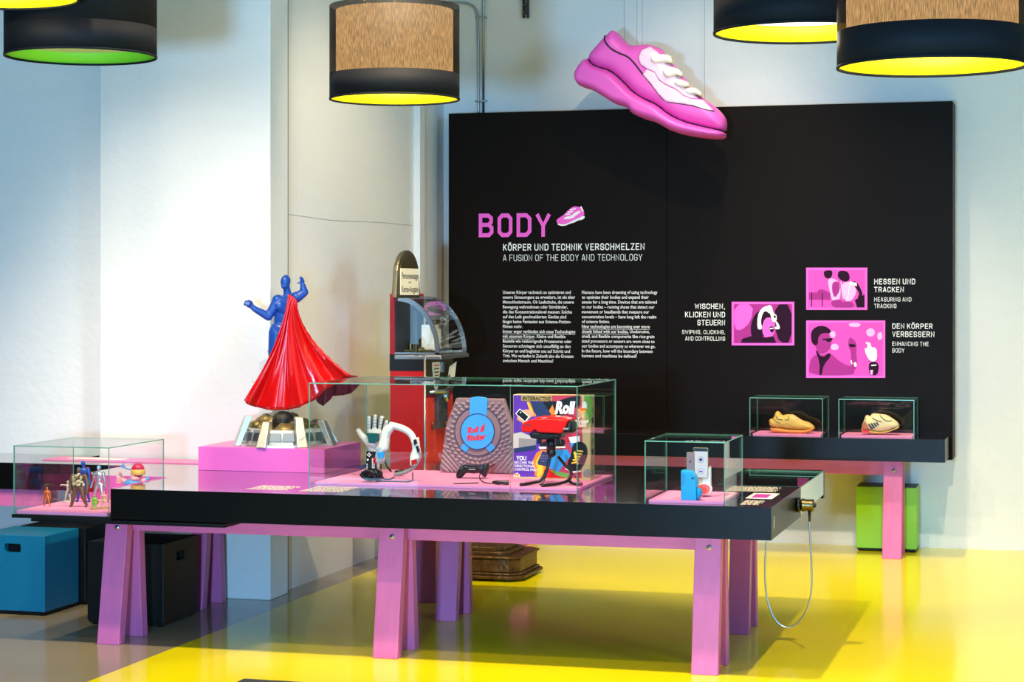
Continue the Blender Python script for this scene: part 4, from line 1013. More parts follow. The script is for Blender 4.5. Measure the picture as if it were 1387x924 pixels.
def drape_fig(t, P, h):
    g = G(); g.hexa([P(.0, .84, -.06), P(.10, .84, -.06), P(.10, .84, -.08), P(.0, .84, -.08), P(.05, .22, -.12), P(.36, .25, -.12), P(.36, .25, -.14), P(.05, .22, -.14)]); g.build('drape', 'cape', t)
figure('toy_figure', 'blue toy figure in a red drape behind the brown brute', 113, 680, 624, 'blue', 1.0, None, drape_fig)
def robo(t, P, h):
    g = G(); g.lathe(P(0, .93), [(.05 * h, -.02 * h), (.062 * h, .02 * h), (.055 * h, .05 * h), (.02 * h, .075 * h)], 16); g.build('helmet', 'azure', t)
    g = G()
    for s in (-1, 1): g.ball(P(s * .10, .26, .02), .045 * h, sub=1); g.ball(P(s * .13, .80), .05 * h, sub=1); g.ball(P(s * .155, .11, .03), .036 * h, sub=1)
    g.build('joint_armour', 'blackp', t)
figure('toy_robot', 'silver toy robot with blue helmet at the right of the case', 134, 681, 631, 'silverfig', 1.05, None, robo, 'toy robot')
def gearbase(m):
    def e(t, P, h):
        g = G(); g.lathe(P(0, 0), [(.022, 0), (.022, .006), (.012, .008)], 16); g.build('stand', m, t)
        g = G(); g.ball(P(.0, .5, -.1), (.02, .014, .016), sub=1); g.build('pack', 'khaki', t)
    return e
figure('toy_figure', 'little lime green toy figure in front of the silver robot', 128, 690, 671, 'lime', 1.3, None, gearbase('khaki'))
figure('toy_figure', 'little pale pink toy figure beside the lime green one', 141, 689, 666, 'flesh', 1.2, None, gearbase('khaki'))
# dark caped toy at the rear left
# chubby red-helmeted toy leaning out at the rear right
RY = 9.06
b = ony(185, 655, RY); t = thing('helmeted_toy', 'chubby toy in red helmet and azure shirt giving a thumbs up', 'toy figure', (b.x, RY, MZ), 'toy figures in the left case')
r = plane(RY); hc = r(187, 637)
g = G(); g.ball(hc, (.034, .034, .038)); g.build('helmet', 'red', t)
g = G(); g.lathe((hc.x, hc.y, hc.z - .012), [(.0345, -.01), (.0362, -.006), (.0362, .012), (.0345, .016)], 32); g.build('helmet_band', 'yellowp', t)
g = G(); g.ball(r(182, 655, .02), (.046, .036, .028)); g.ball(r(199, 650.5), (.013, .02, .017)); g.lathe((b.x, RY, MZ), [(.03, 0), (.035, .03), (.04, .07)], 20); g.build('shirt', 'azure', t)
g = G(); g.ball(r(186, 648, .03), (.024, .02, .012)); g.ball(r(198, 651, .03), .014); g.build('chin', 'flesh', t)
g = G(); hb = r(166, 649, .02); g.ball(hb, (.017, .015, .018)); g.tube([hb + Vector((.002, -.004, .01)), hb + Vector((.0, -.006, .03)), hb + Vector((.003, -.006, .042))], [.008, .008, .006], 10)
for k in range(4): g.tube([hb + Vector((.008, -.012, .012 - .009 * k)), hb + Vector((-.012, -.018, .012 - .009 * k)), hb + Vector((-.018, -.006, .012 - .009 * k))], [.006, .0055, .005], 8)
g.tube([hb, r(178, 656, .01)], [.012, .016], 10); g.build('hand', 'flesh', t)
g = G(); a = r(181, 636, .03); g.tube([a, r(173, 632, .05)], .003, 6); g.hexa([r(171, 633, .05), r(176, 633, .05), r(176, 633, .045), r(171, 633, .045), r(172, 626, .05), r(174, 629, .05), r(174, 629, .045), r(172, 626, .045)]); g.build('propeller', 'azure', t)

# ------------------------------------------------------------------ devices in the large case
CZ = TT + .012
# data glove
GY = 9.37; q = plane(GY)
gb = onz(506, 651, CZ); t = thing('controller_glove', 'grey controller glove standing upright with black keypad cuff', 'game controller', (ony(506, 640, GY).x, GY, CZ))
J = {}
def jj(n, px, py, z, r): J[n] = (q(px, py, z), r)
jj('palm', 507, 596, 0, (.040, .020)); jj('heel', 506, 606, 0, (.032, .022)); jj('cuff', 507, 616, 0, (.030, .024)); jj('cuff2', 508, 640, 0, (.028, .024)); jj('k', 508, 586, 0, (.036, .016))
for n, pts in {'a': [(501, 583), (501, 572), (501, 563)], 'b': [(508, 582), (509, 570), (509.5, 561)], 'c': [(515, 583), (517, 572), (518.5, 563)], 'd': [(520, 586), (523.5, 577), (526, 569)]}.items():
    for k, (x, y) in enumerate(pts): jj(n + str(k), x, y, .004 * k, (.0155, .0145, .012)[k])
for k, (x, y) in enumerate(((496, 596), (489, 588), (484.5, 580.5))): jj('t%d' % k, x, y, .006, (.020, .016, .012)[k])
E = [('palm', 'heel'), ('heel', 'cuff'), ('cuff', 'cuff2'), ('palm', 'k'), ('heel', 't0'), ('t0', 't1'), ('t1', 't2')]
for n in 'abcd': E += [('k', n + '0'), (n + '0', n + '1'), (n + '1', n + '2')]
skin('glove', J, E, 'grey', t)
g = G()
for (x0, y0), (x1, y1) in (((504, 583), (504.5, 563)), ((511.5, 583), (512.8, 562)), ((518, 584), (521, 566)), ((522, 586), (528, 569)), ((490, 592), (485.5, 581))):
    g.tube([q(x0, y0, .010), q(x1, y1, .012)], .0042, 6)
g.build('finger_trim', 'blackp', t)
g = G()
for a in ((501, 563), (509.5, 561), (517.5, 563), (525, 570)):
    for k in range(4): g.tube([q(a[0] - 3, a[1] + 4 + 4 * k, .016), q(a[0] + 2, a[1] + 4 + 4 * k, .0165)], .0012, 4)
g.build('finger_ribs', 'dkgrey', t)
g = G(); g.prism([(498.5, 585.5), (516, 586.5), (515.5, 597), (511, 600), (503, 599), (501.5, 592)], q, .020, .040); g.build('hand_panel', 'teal', t, bevel=.003)
g = G(); g.prism([(500, 610.5), (512, 611), (514, 641), (498.5, 641)], q, .026, .040); KP = g.build('keypad', 'blackp', t, bevel=.003)
g = G()
for x, y, s in [(504, 613.5, 1), (504, 617, 1), (502, 615.3, 1), (506, 615.3, 1), (502, 622, 1.3)] + [(501 + .3 * (k % 2), 628 + 2.4 * k, .8) for k in range(5)] + [(508.5 + 2.2 * (k % 2), 621 + 2.3 * (k // 2), .8) for k in range(16)]:
    c = q(x, y, .041); g.box(c.x - .003 * s, c.x + .003 * s, c.y - .003, c.y + .002, c.z - .003 * s, c.z + .003 * s)
g.build('button', 'white', KP)
g = G(); g.prism([(500, 627), (500, 631), (489, 636.5), (488, 631.5)], q, .004, .014); g.build('strap', 'navyp', t)
g = G(); c = q(508, 648); g.box(c.x - .03, c.x + .03, GY - .03, GY + .03, CZ, q(508, 640).z); g.build('stand', 'blackp', t)
# cable bundle
def coil(label, px, py, rx, rz, n, seed):
    b = onz(px, py, CZ); rd = random.Random(seed); g = G(); pts = []
    for k in range(n * 14):
        a = 2 * math.pi * k / 14; rr = 1 - .35 * rd.random() - .38 * (k / (n * 14)) - .08 * math.sin(a * .37)
        pts.append((b.x + rx * rr * math.cos(a + .1 * rd.random()), b.y + .035 + .028 * math.sin(k * .23) + rd.uniform(-.006, .006), CZ + rz + .004 + rz * rr * math.sin(a) * .93))
    g.tube(smooth_line(pts, 1), .0042, 6); o = g.build('cable_bundle', 'blackp'); tag(o, label, 'cable', 'coiled cables')
coil('coiled black cable lying in front of the controller glove', 500, 654, .056, .031, 18, 2)
coil('small bundle of black cable under the headset arc', 539, 646, .022, .014, 5, 5)
# headset with boom
HYY = 9.22; q = plane(HYY)
t = thing('gaming_headset', 'white gaming headset with long curved headband on a wire stand', 'headset', (ony(540, 650, HYY).x, HYY, CZ))
arc = smooth_line([(528, 576), (538, 578), (549, 582), (557, 588), (561, 597), (564, 606)], 2)
g = G(); g.tube([q(x, y) for x, y in arc], [.017] * len(arc), 8); g.build('headband', 'lightplastic', t)
g = G(); g.pillow(smooth_poly([(517, 582), (524, 575), (533, 574), (534, 582), (528, 590), (527, 602), (525, 612), (513, 612), (512, 604), (515, 594)], 1), q, .026, 4, 1.4); g.build('side_arm', 'lightplastic', t)
g = G(); g.pillow([(511, 603), (521, 603), (522, 625), (516, 629), (509, 626)], q, .034, 3, 1.4); g.cyl(q(515.5, 606, .03), q(515.5, 606, .040), .008, n=14); g.build('earpiece', 'grey', t)
g = G(); g.prism([(514, 612), (524, 611), (523, 620), (516, 619)], q, .030, .042); g.build('blue_inset', 'azure', t)
g = G(); g.prism([(509, 619), (512.5, 620), (512, 627), (509.5, 627)], q, .032, .042); g.build('red_inset', 'red', t)
g = G(); g.pillow([(557.5, 596), (567, 592), (569, 608), (571, 620), (563, 632), (555.5, 631), (555.5, 618), (559, 608)], q, .030, 4, 1.5); g.build('earcup', 'lightplastic', t)
g = G(); g.prism([(563, 595), (566.5, 594), (568, 600), (564.5, 603)], q, .028, .036); g.prism([(566, 604), (568.5, 603), (571, 610), (569, 613)], q, .024, .034); g.build('earcup_window', 'blackp', t)
g = G(); g.prism([(560, 623), (567, 621), (567, 627), (561, 630)], q, .026, .036); g.build('red_inset', 'red', t)
low = smooth_line([(570, 612), (569, 622), (562, 633), (550, 640), (535, 643)], 2)
g = G(); g.tube([q(x, y, .01) for x, y in low], .009, 8); g.build('lower_band', 'greyd', t)
cl = lambda x, y, z=0: (lambda p: Vector((p.x, p.y, max(p.z, CZ + .007))))(q(x, y, z))
g = G(); g.tube([cl(521, 622), cl(524, 632), cl(530, 639)], .005, 6); g.tube([cl(515, 640), cl(522, 650, .02), cl(530, 652, .02), cl(535, 646, .01)], .0035, 6); g.tube([cl(512, 641, .02), cl(520, 650, .02)], .006, 6, 1); g.build('cord', ['blackp', 'red'], t)
g = G(); a = onz(559, 653, CZ); zt = q(559, 640).z
g.tube([(q(559, 640).x, HYY, zt), (q(559, 640).x, HYY, CZ + .003), (q(559, 640).x - .0, HYY - .07, CZ + .003), (q(516, 640).x, HYY - .07, CZ + .003), (q(516, 640).x, HYY, CZ + .003), (q(516, 640).x, HYY, q(516, 622).z)], .003, 6); g.build('wire_stand', 'blackp', t)

# balance board
BY = 9.70; q = plane(BY); S = lambda x, y, z=0: q(590 + x / 6.6, 525 + y / 6.6, z)
def bz(p): return p
t = thing('balance_board', 'large mauve ribbed board with round blue disc and red writing', 'game controller', (ony(645, 640, BY).x, BY, CZ))
outl = [(180, 92), (610, 100), (640, 200), (690, 340), (700, 560), (702, 790), (30, 745), (60, 560), (90, 340), (140, 200)]
zb = min(S(x, y).z for x, y in outl); dz = CZ - zb
def S(x, y, z=0): p = q(590 + x / 6.6, 525 + y / 6.6, z); p.z = CZ + (p.z - zb) if False else max(p.z, CZ); return p
g = G(); g.prism(outl, S, -.04, 0); g.build('board', 'mauve', t, bevel=.008)
CXb, CYb, k_ = 381, 392, 1.06
def circ(r, n=48): return [(CXb + r * math.cos(2 * math.pi * k / n), CYb + k_ * r * math.sin(2 * math.pi * k / n)) for k in range(n)]
g = G(); g.prism(circ(206), S, 0, .006); g.build('ring', 'mauve', t, bevel=.002)
g = G(); g.prism(circ(150), S, .006, .013); DI = g.build('disc', 'sky', t, bevel=.002)
g = G(); g.tube([S(x, y, .013) for x, y in circ(150)], .0022, 6, closed=True); g.tube([S(x, y, .006) for x, y in circ(206)], .0018, 6, closed=True); g.build('outline', 'navyp', t)
g = G(); g.prism([(314, 92), (345, 84), (381, 80), (440, 86), (470, 95), (462, 262), (425, 240), (381, 232), (340, 240), (306, 262)], S, 0, .0125); g.build('strap', 'sky', t, bevel=.002)
for a in (130, 50):
    c, s2 = math.cos(math.radians(a)), math.sin(math.radians(a)); P = [(CXb + r * c - tt * s2, CYb + k_ * (r * s2 + tt * c)) for r, tt in ((148, -32), (205, -32), (205, 32), (148, 32))]
    g = G(); g.prism(P, S, 0, .0115); g.build('tab', 'sky', t, bevel=.002)
g = G()
for r, n in ((232, 34), (268, 38), (302, 42)):
    for k in range(n):
        a = 2 * math.pi * (k + (r == 268) * .5) / n; x, y = CXb + r * math.cos(a), CYb + k_ * r * math.sin(a)
        if not inside((x, y), outl) or edge_dist((x, y), outl) < 26 or (abs(x - 388) < 90 and y < 300): continue
        s = 17; c2, s3 = math.cos(math.radians(-25 if x > CXb else 25)), math.sin(math.radians(-25 if x > CXb else 25))
        g.prism([(x + c2 * s * dx - s3 * 7 * dy, y + s3 * s * dx + c2 * 7 * dy) for dx, dy in ((-1, -1), (1, -1), (1, 1), (-1, 1))], S, 0, .010)
g.build('grip_studs', 'mauvel', t, bevel=.001)
g = G()
for k in range(5):
    g.tube([S(70 - 6 * k, 515 + 45 * k, .002), S(250 - 32 * k, 740 + 4 * k, .002)], .004, 6); g.tube([S(680 + 3 * k, 530 + 48 * k, .002), S(500 + 42 * k, 745 + 8 * k, .002)], .004, 6)
g.build('corner_ribs', 'mauvel', t)
g = G()
def slant(sv, x0, y0, w, h, sh):
    a, b = S(x0, y0, .0135), S(x0 + w, y0 + sh, .0135); U = (b - a); text(g, sv, a, U.normalized(), Vector((.25, 0, 1)), U.length, h, .05, Nrm=(0, -1, 0), lift=.001)
slant('Roll &', 290, 410, 155, .030, -20); slant('Rocker', 285, 478, 165, .032, -16)
g.prism([(275, 360), (330, 352), (330, 366)], S, .0135, .0148); g.prism([(275, 438), (330, 425), (335, 438)], S, .0135, .0148); g.prism([(425, 345), (448, 310), (446, 350), (430, 380)], S, .0135, .0148)
g.build('lettering', 'redink', DI)
# gamepad
q = plane(9.43); t = thing('gamepad', 'black gamepad with two grips leaning on the mauve board', 'game controller', (ony(641, 648, 9.43).x, 9.43, CZ))
g = G(); g.pillow(smooth_poly([(622, 634), (628, 628.5), (636, 630), (650, 630), (656, 629), (663, 628), (662, 637), (659, 646.5), (655, 647), (651, 640), (640, 642), (632, 640), (626, 647), (619, 648.3), (617.5, 643)], 1), q, .026, 4, 1.3); g.build('shell', 'blackp', t)
g = G(); g.prism([(637, 634.5), (646, 634.5), (646, 636), (637, 636)], q, .027, .028); g.build('label_strip', 'greyd', t)
g = G(); g.cyl(q(627, 633, .02), q(627, 633, .032), .009, n=14); g.cyl(q(654, 633, .02), q(654, 633, .032), .009, n=14); g.build('thumb_pad', 'dkgrey', t)
def zfix(p): return Vector((p.x, p.y, max(p.z, CZ + .003)))
g = G(); g.tube([zfix(v) for v in smooth_line([q(652, 640, .01), q(652, 646, .04), onz(655, 654, CZ + .003), onz(668, 655, CZ + .003)], 2)], .0025, 6); g.tube([zfix(v) for v in smooth_line([onz(648, 654, CZ + .003), onz(625, 655, CZ + .003), onz(614, 655, CZ + .003)], 2)], .0025, 6); g.build('cord', 'blackp', t)
a, b = onz(667, 653.5, CZ + .012), onz(689, 654, CZ + .012)
g = G(); g.tube([a, a.lerp(b, .35), a.lerp(b, .55), b], [.007, .011, .009, .011], 10); o = g.build('adapter_plug', 'blackp', bevel=.001); tag(o, 'black cable plug lying on the pink mat right of the gamepad', 'plug')

# game box
KY = 9.49; q = plane(KY); Q = lambda x, y, z=0: q(620 + x / 5.135, 500 + y / 5.135, z)
bx0, bx1 = q(695, 600).x, q(800, 600).x; bz1 = q(700, 534.5).z
t = thing('game_box', 'colourful cardboard game box with violet and green printed front', 'box', ((bx0 + bx1) / 2, KY, CZ))
g = G(); g.box(bx0, bx1, KY, KY + .085, CZ, bz1); BX = g.build('carton', 'tan', t, bevel=.002)
g = G()
def pp(mi, L, k, sm=0): g.prism(smooth_poly(L, sm) if sm else L, Q, .0003, .0006 + .0002 * k, mi)
MB_ = ['violet', 'yellowp', 'orangep', 'greenp', 'maroonp', 'navyp', 'bluep', 'skin', 'white', 'blackp', 'khaki', 'grey', 'greyd', 'redink', 'red']
pp(0, [(388, 182), (600, 182), (560, 470), (640, 750), (388, 748)], 0)
pp(4, [(560, 182), (860, 182), (870, 560), (860, 760), (700, 760), (560, 640), (600, 400)], 1)
pp(3, [(880, 182), (936, 182), (936, 330), (905, 420), (880, 320)], 2)
pp(2, [(480, 230), (500, 226), (540, 300), (545, 330), (515, 330)], 3); pp(1, [(482, 232), (490, 228), (530, 310), (520, 330)], 4)
pp(5, [(505, 228), (660, 228), (700, 330), (700, 420), (560, 330), (530, 300)], 4)
pp(9, [(590, 228), (700, 222), (760, 200), (850, 182), (850, 250), (720, 330), (640, 300)], 5)
pp(2, [(530, 750), (540, 700), (510, 660), (560, 560), (640, 570), (700, 640), (640, 750)], 5, 1); pp(14, [(600, 756), (600, 700), (660, 690), (780, 760)], 6); pp(3, [(640, 700), (780, 730), (760, 758), (690, 740)], 7)
pp(1, [(548, 748), (560, 690), (535, 655), (590, 570), (600, 590), (580, 650), (600, 690), (580, 748)], 8, 1)
pp(11, [(388, 450), (440, 438), (545, 480), (545, 530), (388, 555)], 6); pp(12, [(425, 480), (545, 490), (545, 530), (425, 545)], 7); pp(5, [(388, 552), (545, 528), (545, 560), (400, 582)], 8)
pp(7, [(440, 290), (480, 278), (520, 290), (535, 320), (500, 340), (470, 380), (430, 360), (410, 330)], 6, 1)
pp(8, [(402, 310), (432, 275), (500, 330), (470, 372)], 7); pp(9, [(408, 311), (434, 282), (492, 331), (468, 362)], 8); pp(8, [(430, 300), (444, 296), (440, 308)], 9)
for k in range(4): pp(7, [(412 + 11 * k, 345 + 7 * k), (424 + 11 * k, 340 + 7 * k), (430 + 11 * k, 352 + 7 * k), (418 + 11 * k, 358 + 7 * k)], 9)
pp(5, [(555, 650), (590, 570), (680, 590), (640, 680), (560, 665)], 9); pp(6, [(640, 690), (650, 620), (680, 560), (760, 560), (790, 600), (700, 715)], 10)
for k in range(12): pp(6 if k % 2 else 4, [(580 + 14 * (k % 5), 600 + 18 * (k // 5)), (590 + 14 * (k % 5), 602 + 18 * (k // 5)), (588 + 14 * (k % 5), 608 + 18 * (k // 5)), (578 + 14 * (k % 5), 606 + 18 * (k // 5))], 11)
pp(9, [(565, 540), (590, 505), (660, 500), (740, 480), (750, 530), (700, 548), (600, 562)], 10, 1); pp(8, [(562, 540), (750, 538), (748, 548), (570, 556)], 11)
pp(6, [(780, 510), (850, 490), (850, 530), (790, 545)], 9); pp(8, [(770, 475), (850, 465), (850, 505), (790, 515)], 10)
pp(9, [(755, 680), (790, 600), (800, 520), (850, 500), (890, 520), (905, 560), (900, 620), (860, 700), (800, 712)], 11, 1)
for k in range(5): pp(1, [(790 + 10 * k, 650 - 22 * k), (836 + 9 * k, 640 - 18 * k), (838 + 9 * k, 650 - 18 * k), (792 + 10 * k, 660 - 22 * k)], 13)
pp(1, [(806, 580), (818, 570), (842, 660), (830, 670)], 14)
pp(8, [(752, 686), (800, 712), (860, 706), (860, 714), (798, 722), (750, 696)], 13)
pp(10, [(442, 185), (656, 185), (656, 222), (442, 222)], 12); pp(12, [(876, 705), (905, 692), (932, 710), (928, 745), (895, 752), (874, 735)], 9, 1)
pp(8, [(390, 748), (390, 735), (412, 720), (432, 735), (434, 748)], 9); pp(2, [(394, 745), (400, 730), (412, 724), (424, 732), (430, 745)], 10, 1); pp(1, [(400, 745), (412, 732), (424, 745)], 11)
pp(2, [(636, 290), (660, 250), (690, 330), (660, 330)], 13); pp(2, [(830, 280), (880, 250), (905, 290), (860, 310)], 13, 1)
def bt(sv, x0, x1, yt, yb, mi, k, slant=0., bold=.03):
    a, b = Q(x0, yb, .0004 + .0002 * k), Q(x1, yb, .0004 + .0002 * k); tp = Q(x0, yt)
    text(g, sv, (a.x, a.y, a.z), (1, 0, 0), (slant, 0, 1), b.x - a.x, tp.z - a.z, bold, mi, (0, -1, 0), .0003)
bt('INTERACTIVE', 452, 646, 190, 217, 9, 14, .15); bt('Roll', 678, 806, 222, 312, 8, 15, .15, .05); bt('&', 862, 905, 225, 272, 8, 15, .1, .05); bt('Rocker', 745, 905, 332, 402, 8, 16, .15, .05)
bt('YOU', 408, 478, 604, 634, 8, 14); bt('BECOME THE', 396, 530, 640, 658, 8, 14, 0, .015); bt('DIRECTIONAL', 396, 540, 664, 682, 8, 14, 0, .015); bt('CONTROL PAD!', 396, 552, 688, 706, 8, 14, 0, .015)
g.build('box_art', MB_, BX)
g = G()
for k in range(7): g.face([(bx1 + .0006, KY + .012 + .009 * (k % 3), CZ + .02 + .05 * k), (bx1 + .0006, KY + .06, CZ + .02 + .05 * k), (bx1 + .0006, KY + .06, CZ + .05 + .05 * k), (bx1 + .0006, KY + .012, CZ + .05 + .05 * k)], k % 3)
g.build('side_print', ['greenp', 'khaki', 'dkgrey'], BX)

# red visor game console on a bipod
VY = 9.22; q = plane(VY); V = lambda x, y, z=0: q(620 + x / 5.135, 500 + y / 5.135, z)
t = thing('visor_console', 'glossy red game visor on a black folding bipod stand', 'game console', (q(745, 655).x, VY, CZ))
g = G(); g.prism([(465, 432), (462, 400), (475, 368), (520, 350), (560, 342), (700, 340), (790, 350), (770, 395), (752, 432), (735, 446), (700, 442), (580, 437), (556, 415), (530, 437), (500, 436)], V, -.075, .055); g.build('front_shell', 'visor', t, bevel=.006)
g = G(); g.prism([(520, 352), (570, 330), (640, 325), (720, 332), (790, 350)], V, -.075, .03); g.build('top_shell', 'visor', t, bevel=.006)
g = G(); g.prism([(580, 345), (650, 328), (720, 332), (735, 343), (640, 352)], V, .012, .035); g.prism([(590, 338), (620, 332), (640, 336), (608, 344)], V, .036, .040, 1); g.build('top_plate', ['visor', 'greyd'], t, bevel=.002)
g = G(); g.pillow(smooth_poly([(740, 440), (760, 405), (785, 352), (806, 356), (826, 390), (826, 420), (808, 446), (770, 450)], 1), V, .07, 22, 7); g.build('rear_cap', 'blackp', t)
g = G(); g.prism([(762, 402), (795, 402), (795, 415), (760, 415)], V, .069, .072); g.build('name_plate', 'greyd', t)
g = G(); g.prism([(512, 440), (560, 436), (740, 446), (728, 480), (690, 484), (600, 488), (520, 478)], V, -.07, .045); g.build('eyepiece', 'blackp', t, bevel=.008)
g = G()
for k in range(4): g.prism([(486 + 11 * k, 378), (494 + 11 * k, 378), (493 + 11 * k, 387), (485 + 11 * k, 387)], V, .0552, .0558)
g.build('printed_mark', 'dkgrey', t)
g = G(); g.box(V(560, 500).x, V(590, 500).x, VY - .02, VY + .0, V(560, 520).z, V(560, 485).z); g.box(V(690, 500).x, V(720, 500).x, VY - .02, VY + .0, V(690, 520).z, V(690, 485).z); g.tube([V(645, 484), V(650, 560)], .022, 12); g.ball(V(650, 582), .024); g.build('hinge', 'blackp', t)
f1, f2, f3 = onz(706, 657, CZ + .006), onz(735, 658.2, CZ + .006), onz(787, 657, CZ + .006)
k1 = onz(735, 651, CZ + .02); k1 = V(590, 770, .02)
def zc(p, z): return Vector((p.x, p.y, max(p.z, CZ + z)))
for pts, rr in (([V(648, 600, .01), V(630, 690, .015), zc(V(600, 765, .02), .02), zc(V(560, 790, .03), .012), f1], [.009, .008, .013, .009, .005]), ([V(690, 610, -.02), V(750, 690, -.03), V(785, 720, -.04), zc(V(770, 790, .0), .012), f2], [.007, .008, .014, .010, .005]), ([V(775, 775, .0), zc(V(800, 812, .02), .01), f3], [.008, .007, .005])):
    g = G(); g.tube([zc(p, .006) for p in smooth_line(pts, 2)], .0075, 8); g.ball(zc(pts[-1], .008), .009); g.build('leg', 'blackp', t)
g = G(); g.tube([V(690, 612, -.015), V(780, 715, -.02), zc(V(845, 780, .0), .006)], .0028, 6); g.tube([zc(p, .004) for p in smooth_line([V(660, 600, .02), V(640, 700, .03), V(610, 790, .04), f1 + Vector((.08, .03, 0))], 2)], .0026, 6); g.build('cord', 'blackp', t)

# ------------------------------------------------------------------ phone holders in the small case
PZ = TT + .012
q = plane(8.70); W = lambda x, y, z=0: q(870 + x / 8.4, 580 + y / 8.4, z)
b = q(936, 678); t = thing('phone_holder', 'azure blue phone holder with a round bulge, front of the small case', 'phone holder', (b.x, 8.70, PZ))
def flo(mp): 
    return lambda x, y, z=0: (lambda p: Vector((p.x, p.y, max(p.z, PZ))))(mp(x, y, z))
g = G(); g.prism([(447, 476), (560, 486), (606, 540), (625, 600), (625, 680), (627, 826), (447, 822)], flo(W), -.045, .02); g.build('body', 'azure2', t, bevel=.004)
g = G(); g.pillow(smooth_poly([(618, 680), (655, 675), (682, 705), (686, 755), (660, 805), (622, 822)], 1), flo(W), .030, 30, 9); g.build('bulge', 'azure2', t)
g = G(); g.prism([(447 + 26 + 24 * math.cos(a), 575 + 66 * math.sin(a)) for a in (math.radians(18 * k) for k in range(20))], W, .019, .0215); g.build('round_recess', 'bluep', t)
g = G(); g.prism([(570, 556), (596, 556), (596, 578), (570, 578)], W, .02, .0215); g.build('lens', 'navyp', t)
q2 = plane(8.86); W2 = lambda x, y, z=0: q2(870 + x / 8.4, 580 + y / 8.4, z)
b = q2(953, 670); t = thing('phone_holder', 'white phone holder with coral red disc, behind the blue one', 'phone holder', (b.x, 8.86, PZ))
g = G(); g.prism([(600, 560), (755, 450), (770, 432), (776, 470), (776, 762), (600, 762)], flo(W2), -.03, .0); g.build('body', 'lightplastic', t, bevel=.004)
dcn = [(716 + 84 * math.cos(a), 690 + 66 * math.sin(a)) for a in (math.radians(10 * k) for k in range(36))]
g = G(); g.prism(dcn, flo(W2), .0, .022); g.build('disc_rim', 'lightplastic', t, bevel=.003)
g = G(); g.prism([(708 + 76 * math.cos(a), 688 + 56 * math.sin(a)) for a in (math.radians(10 * k) for k in range(36))], flo(W2), .022, .0235); g.build('disc', 'coral', t)
def phone(label, mp, P, front):
    a, b2, c, d = P; t = thing('smartphone', label, 'phone', mp((a[0] + b2[0]) / 2, c[1]), 'phones in the small case')
    rnd = lambda m: [(a[0] + m + 8, a[1] + m), (b2[0] - m - 8, b2[1] + m), (b2[0] - m, b2[1] + m + 8), (c[0] - m, c[1] - m - 8), (c[0] - m - 8, c[1] - m), (d[0] + m + 8, d[1] - m), (d[0] + m, d[1] - m - 8), (a[0] + m, a[1] + m + 8)]
    g = G(); g.prism(rnd(0), mp, .001, .008); g.build('body', 'goldtrim', t, bevel=.001)
    if front:
        g = G(); g.prism([(a[0] + 8, a[1] + 44), (b2[0] - 6, b2[1] + 44), (c[0] - 6, c[1] - 10), (d[0] + 8, d[1] - 10)], mp, .008, .0088); SCN = g.build('screen', 'screen', t)
        g = G(); g.prism([(a[0] + 6, a[1] + 8), (b2[0] - 6, b2[1] + 8), (b2[0] - 6, b2[1] + 44), (a[0] + 6, a[1] + 44)], mp, .008, .0087); g.build('bezel', 'blackp', t)
        g = G(); cx = (a[0] + b2[0]) / 2 + 2
        for cy, mi in ((358, 0), (492, 1)):
            g.tube([mp(cx + 32 * math.cos(k * .314), cy + 34 * math.sin(k * .314), .0088) for k in range(20)], .0008, 5, mi, True)
            g.prism([(cx + 20 * math.cos(k * .52), cy + (18 if mi == 0 else 10) * math.sin(k * .52)) for k in range(12)], mp, .0088, .0093, mi)
        g.build('icons', ['navyp', 'violet'], SCN)
    else:
        g = G(); g.prism([(a[0] + 5, a[1] + 8), (b2[0] - 5, b2[1] + 8), (c[0] - 5, c[1] - 8), (d[0] + 5, d[1] - 8)], mp, .008, .0086); g.build('back_cover', 'mauve', t)
        g = G(); g.prism([(538, 368), (552, 368), (552, 392), (538, 392)], mp, .0086, .0095); g.build('camera_lens', 'blackp', t)
phone('smartphone with lit white screen in the white phone holder', W2, [(583, 218), (752, 222), (752, 572), (598, 568)], True)
qb = plane(8.745); phone('smartphone with mauve back standing in the blue phone holder', lambda x, y, z=0: qb(870 + x / 8.4, 580 + y / 8.4, z - .012), [(500, 272), (592, 276), (592, 500), (500, 500)], False)

# ------------------------------------------------------------------ listening handset on the table end
hx = onx(1079, 683, -1.256); hz = .680
t = thing('listening_earpiece', 'round brass listening earpiece on the right end of the main table', 'earpiece', (-1.256, hx.y, hz))
hy = hx.y
g = G(); g.lathe((-1.256, hy, hz), [(.022, .0), (.034, .003), (.036, .014), (.030, .019), (.022, .021)], 32, axis='x'); g.build('holder_ring', 'blackp', t)
g = G(); g.lathe((-1.256, hy, hz), [(.018, .021), (.030, .024), (.031, .030), (.027, .045), (.028, .070), (.028, .079), (.024, .081), (.006, .082)], 32, axis='x'); g.build('cup', 'brass', t)
g = G(); g.lathe((-1.256, hy, hz), [(.010, .082), (.010, .089), (.005, .091)], 20, axis='x'); g.build('end_knob', 'blackp', t)
g = G(); g.tube([(-1.196, hy, hz - .026), (-1.196, hy, hz - .075)], [.008, .005], 10); g.build('strain_relief', 'blackp', t)
